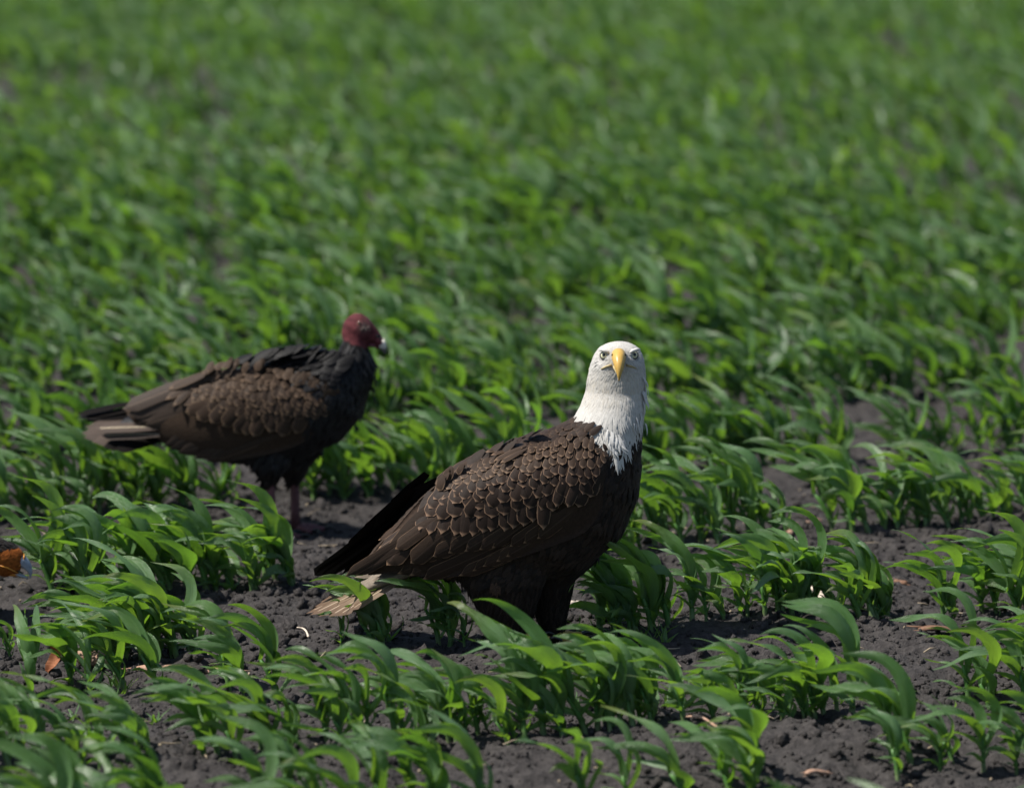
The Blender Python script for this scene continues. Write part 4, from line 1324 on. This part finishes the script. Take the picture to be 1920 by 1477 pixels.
    obj('nostril', mk_mesh('nostril', [v[:] for v in vn], fn), M_PUPIL, beak)
    lo = side_slices([((10, 1066), (8, 1079), .012), ((24, 1069), (22, 1080), .0108), ((38, 1074), (36, 1081), .0085), ((48, 1079), (46, 1083), .0055), ((54, 1084), (53, 1085.5), .0015)], Y0, base)
    vl, fl_ = loft(lo, 14)
    t = NT('orange_to_grey_bill')
    sx = t.n('ShaderNodeSeparateXYZ', {0: t.pos()}).outputs[0]
    cc = t.mix(t.ramp01(sx, X(27), X(36)), (.55, .20, .02), (.34, .37, .41))
    obj('lower_mandible', mk_mesh('lower_mandible', [v[:] for v in vl], fl_), t.done(t.pbsdf(cc, .4, .4)), root)
    # bright rim of the cere along the gape and beak base
    for pts in (((44, 1038), (45, 1045), (41, 1054), (36, 1061)), ((0, 1060), (14, 1064), (26, 1070), (34, 1074))):
        q = []
        for x_, y_ in pts:
            h_, n_ = sk.hit(x_, y_, None, Y0 - .015); q.append(h_ + n_ * .0006)
        vg, fg = tube(q, [.0012, .0019, .0019, .0010], 8)
        obj('cere_rim', mk_mesh('cere_rim', [v[:] for v in vg], fg), mat_plain('orange_cere', (.62, .25, .03), .4, .4), root)
    # mouth line: the open gape
    q = [(P(x_, y_, Y0 - .013 + .002 * k) - base) for k, (x_, y_) in enumerate(((8, 1061), (20, 1065), (32, 1069), (42, 1074)))]
    vg, fg = tube(q, [.0012, .0024, .0024, .0012], 8)
    obj('mouth', mk_mesh('mouth', [v[:] for v in vg], fg), M_PUPIL, root)
    h_, n_ = sk.hit(-7, 1038, None, Y0 - .028)
    eyeball(root, h_ - n_ * .004, .0068, n_, mat_plain('amber_iris', (.25, .10, .02), .15, .6), M_PUPIL, M_RIM, .5)
    m_leg = mat_plain('caracara_leg', (.45, .30, .08), .6, .3, 200, .3, .4)
    for x_, yo in ((-192, -.032), (-182, .032)):
        ak = P(x_, 1128, Y0 + yo) - base
        wz = hz(base.x + ak.x, base.y + ak.y) - base.z
        bird_foot(root, ak, wz, 0, .85, m_leg, M_HORN, m_leg, .009)

build_caracara()

# ================================================================== litter on the soil
M_PINKST = mat_stalk('pinkish_dry_stalk', (.33, .19, .13), (.46, .30, .22))
M_PALEST = mat_stalk('pale_dry_stalk', (.55, .45, .36), (.70, .60, .50))
M_BROWNST = mat_stalk('brown_dry_stalk', (.13, .07, .045), (.24, .14, .09))
M_STRAW = mat_stalk('straw', (.26, .205, .14), (.38, .31, .225))

def stalk(name, p0, p1, r, mat, label, cat, nodes=1, bend=.0, flat=.7, lift=.006, frayed=True):
    """a broken dry stalk: grooved, jointed, splintered at the ends"""
    a, b = G(*p0), G(*p1)
    a.z = hz(a.x, a.y) + r * .5 + lift; b.z = hz(b.x, b.y) + r * .5 + lift
    root = thing(name, a, label, cat)
    L = (b - a)
    path, rad = [], []
    n = 12
    perp = Vector((-L.y, L.x, 0)).normalized()
    for i in range(n + 1):
        t = i / n
        path.append(L * t + perp * bend * math.sin(t * math.pi) + Vector((0, 0, .003 * math.sin(t * 5))))
        k = r * (1 + .10 * math.sin(t * 13 + r * 900))
        for nd in range(nodes):
            k += r * .35 * math.exp(-((t - (nd + .6) / (nodes + .3)) / .03) ** 2)
        if frayed and i in (0, n): k *= .6
        rad.append(k)
    V, Fc = tube(path, rad, 10, True, flat)
    obj('stalk', mk_mesh(name, [v[:] for v in V], Fc), mat, root)
    if frayed:
        for k in range(4):
            e, d = (path[0], -L.normalized()) if k % 2 else (path[-1], L.normalized())
            o = Vector((rng.normal(0, r * .4), rng.normal(0, r * .4), rng.normal(0, r * .3)))
            V, Fc = tube([e + o - d * r, e + o * 1.4 + d * r * rng.uniform(1, 2.5)], [r * .28, r * .05], 6)
            obj('splinter', mk_mesh('splinter', [v[:] for v in V], Fc), mat, root)
    return root

stalk('dry_stalk', (1478, 1034), (1534, 962), .0085, M_PINKST, 'pinkish brown dry stalk lying on soil behind the eagle', 'stalk', 1, .012)
stalk('stalk_piece', (1524, 1108), (1556, 1146), .0085, M_PALEST, 'short pale cream and pink broken stalk piece on bare soil', 'stalk', 0)
stalk('straw', (1766, 1166), (1828, 1166), .0026, M_STRAW, 'thin pale straw lying flat on the soil', 'straw', 1, .006, frayed=False)
stalk('straw', (1816, 1134), (1826, 1160), .0022, M_STRAW, 'thin pale straw propped upright against a plant stem', 'straw', 0, .002, frayed=False)
stalk('brown_husk', (1722, 1194), (1830, 1196), .013, M_BROWNST, 'flat dark brown husk half buried in soil', 'husk', 0, .01, .35, -.004)
stalk('dry_twig', (1640, 1080), (1700, 1094), .007, M_BROWNST, 'dark reddish brown twig beneath leaves behind the eagle', 'twig', 1)
stalk('dry_twig', (1505, 1192), (1540, 1178), .0022, M_PINKST, 'thin dark twig near the row of plants by the eagle', 'twig', 0, .004, frayed=False)
stalk('straw', (1285, 1378), (1345, 1390), .0035, M_PINKST, 'tan curled straw on soil in front of the eagle', 'straw', 1, .012, frayed=False)
stalk('dry_stalk', (1510, 1452), (1556, 1444), .006, M_PINKST, 'short tan stalk scrap between the two front rows', 'stalk', 0)
stalk('dry_root', (558, 1186), (578, 1206), .0022, M_PALEST, "pale thin root on the soil under the eagle's tail", 'root', 0, .006, frayed=False)
stalk('dry_stalk', (240, 1254), (452, 1255), .011, M_PINKST, 'long reddish dry stalk lying under the leaves of the front row', 'stalk', 3, .006)
stalk('stalk_piece', (1060, 1138), (1086, 1128), .009, M_PALEST, "pale broken stalk bit on soil beside the eagle's leg", 'stalk', 0)
stalk('stalk_piece', (500, 902), (508, 880), .008, M_PALEST, "pale stalk bit on soil behind the vulture's leg", 'stalk', 0)

# a stripped cob with kernel sockets, and a curled brown husk leaf
M_CUP = mat_plain('kernel_cup', (.25, .175, .13), .8, .2, 90, .5)
def cob():
    a, b = G(118, 1250), G(205, 1250)
    a.z = hz(a.x, a.y) + .016; b.z = hz(b.x, b.y) + .016
    root = thing('corn_cob', a, 'dry pale pink stripped corn cob lying under the leaves', 'corn cob')
    L = b - a
    V, Fc = tube([L * t for t in (0, .1, .3, .6, .9, 1)], [.008, .013, .0145, .0145, .012, .007], 14)
    core = obj('cob', mk_mesh('cob', [v[:] for v in V], Fc), M_PINKST, root)
    d = L.normalized(); s = d.cross(Vector((0, 0, 1))).normalized(); u = s.cross(d)
    m = None
    for i in range(9):
        for k in range(12):
            an = 2 * math.pi * (k + .5 * (i % 2)) / 12
            nrm = s * math.cos(an) + u * math.sin(an)
            c = L * ((i + 1) / 10.5) + nrm * .0142
            if m is None:
                v0, f0 = tube([Vector((0, 0, -.002)), Vector((0, 0, .0015)), Vector((0, 0, .003))], [.0034, .0036, .0022], 6)
                m = mk_mesh('kernel_cup', [v[:] for v in v0], f0); m.materials.append(M_CUP)
            if rng.random() < .12: continue
            q = nrm.to_track_quat('Z', 'Y').to_matrix().to_4x4() @ Matrix.Diagonal((*rng.uniform(.7, 1.1, 3), 1)); q.translation = c
            obj('kernel_cup', m, None, root, q)
cob()

def husk(px, py, L, W, mat, label, az):
    p = G(px, py); p.z = hz(p.x, p.y)
    V, Fc, UV = leaf_geo((0, 0, 0), az, R(50), L, W, .6, .5, .6, 12, 4, 1.0)
    V2 = V + np.array((0, 0, -.0012))
    n = len(V)
    Fa_ = np.concatenate([Fc, Fc[:, ::-1] + n])
    o = obj('dry_husk', mk_mesh('dry_husk', np.concatenate([V, V2]), Fa_), mat)
    o.location = p
    tag(o, label, 'husk')
husk(92, 1268, .075, .018, mat_stalk('rusty_husk', (.20, .075, .035), (.33, .14, .07)), 'curled rusty brown husk leaf beside the corn cob', .6)

# tiny weed seedlings
def weed_mesh():
    Vs, Fs, U, o = [], [], [], 0
    for k in range(rng.integers(4, 7)):
        V, Fc, UV = leaf_geo((rng.normal(0, .006), rng.normal(0, .006), -.002), rng.uniform(0, 6.28), R(rng.uniform(35, 75)), rng.uniform(.03, .06), rng.uniform(.0025, .0045), .3, .5, 0, 5, 2, k)
        Vs.append(V); Fs.append(Fc + o); U.append(UV); o += len(V)
    m = mk_mesh('weed', np.concatenate(Vs), np.concatenate(Fs), np.concatenate(U), {'rnd': np.full(o, .8)})
    m.materials.append(M_LEAF)
    return m
wm = [weed_mesh() for _ in range(6)]
for k in range(46):
    if k < 26: px, py = rng.uniform(950, 1780), rng.uniform(1300, 1360)
    elif k < 38: px, py = rng.uniform(1080, 1260), rng.uniform(1170, 1215)
    else: px, py = rng.uniform(20, 420), rng.uniform(1270, 1360)
    p = G(px, py)
    o = obj('weed_seedling', wm[k % 6]); o.location = (p.x, p.y, hz(p.x, p.y)); o.rotation_euler = (0, 0, rng.uniform(0, 6.28))
    o.scale = (1, 1, rng.uniform(.7, 1.3))
    tag(o, 'tiny grassy weed seedling with thin blades sprouting from the soil', 'weed', 'weed seedlings between the rows')

# fine straw and pale grit, too small to pick apart
Vs, Fs, o_ = [], [], 0
for k in range(330):
    x, y = rng.uniform(-1.3, 1.3), rng.uniform(7.7, 11)
    z = hz(x, y) + .006
    an = rng.uniform(0, 3.14); L = rng.uniform(.006, .05) if k % 3 else rng.uniform(.004, .007)
    d = Vector((math.cos(an), math.sin(an), rng.normal(0, .12))) * L
    r_ = rng.uniform(.0007, .0018) if k % 3 else .0028
    p = Vector((x, y, z))
    V, Fc = tube([p, p + d * .5 + Vector((0, 0, rng.normal(.001, .002))), p + d], [r_, r_, r_ * .7], 5 + 1)
    Vs += [v[:] for v in V]; Fs += [tuple(i + o_ for i in q) for q in Fc]; o_ = len(Vs)
tag(obj('straw_litter', mk_mesh('straw_litter', Vs, Fs), M_STRAW), 'fine straw bits and pale grit scattered on the dark soil', 'litter', kind='stuff')
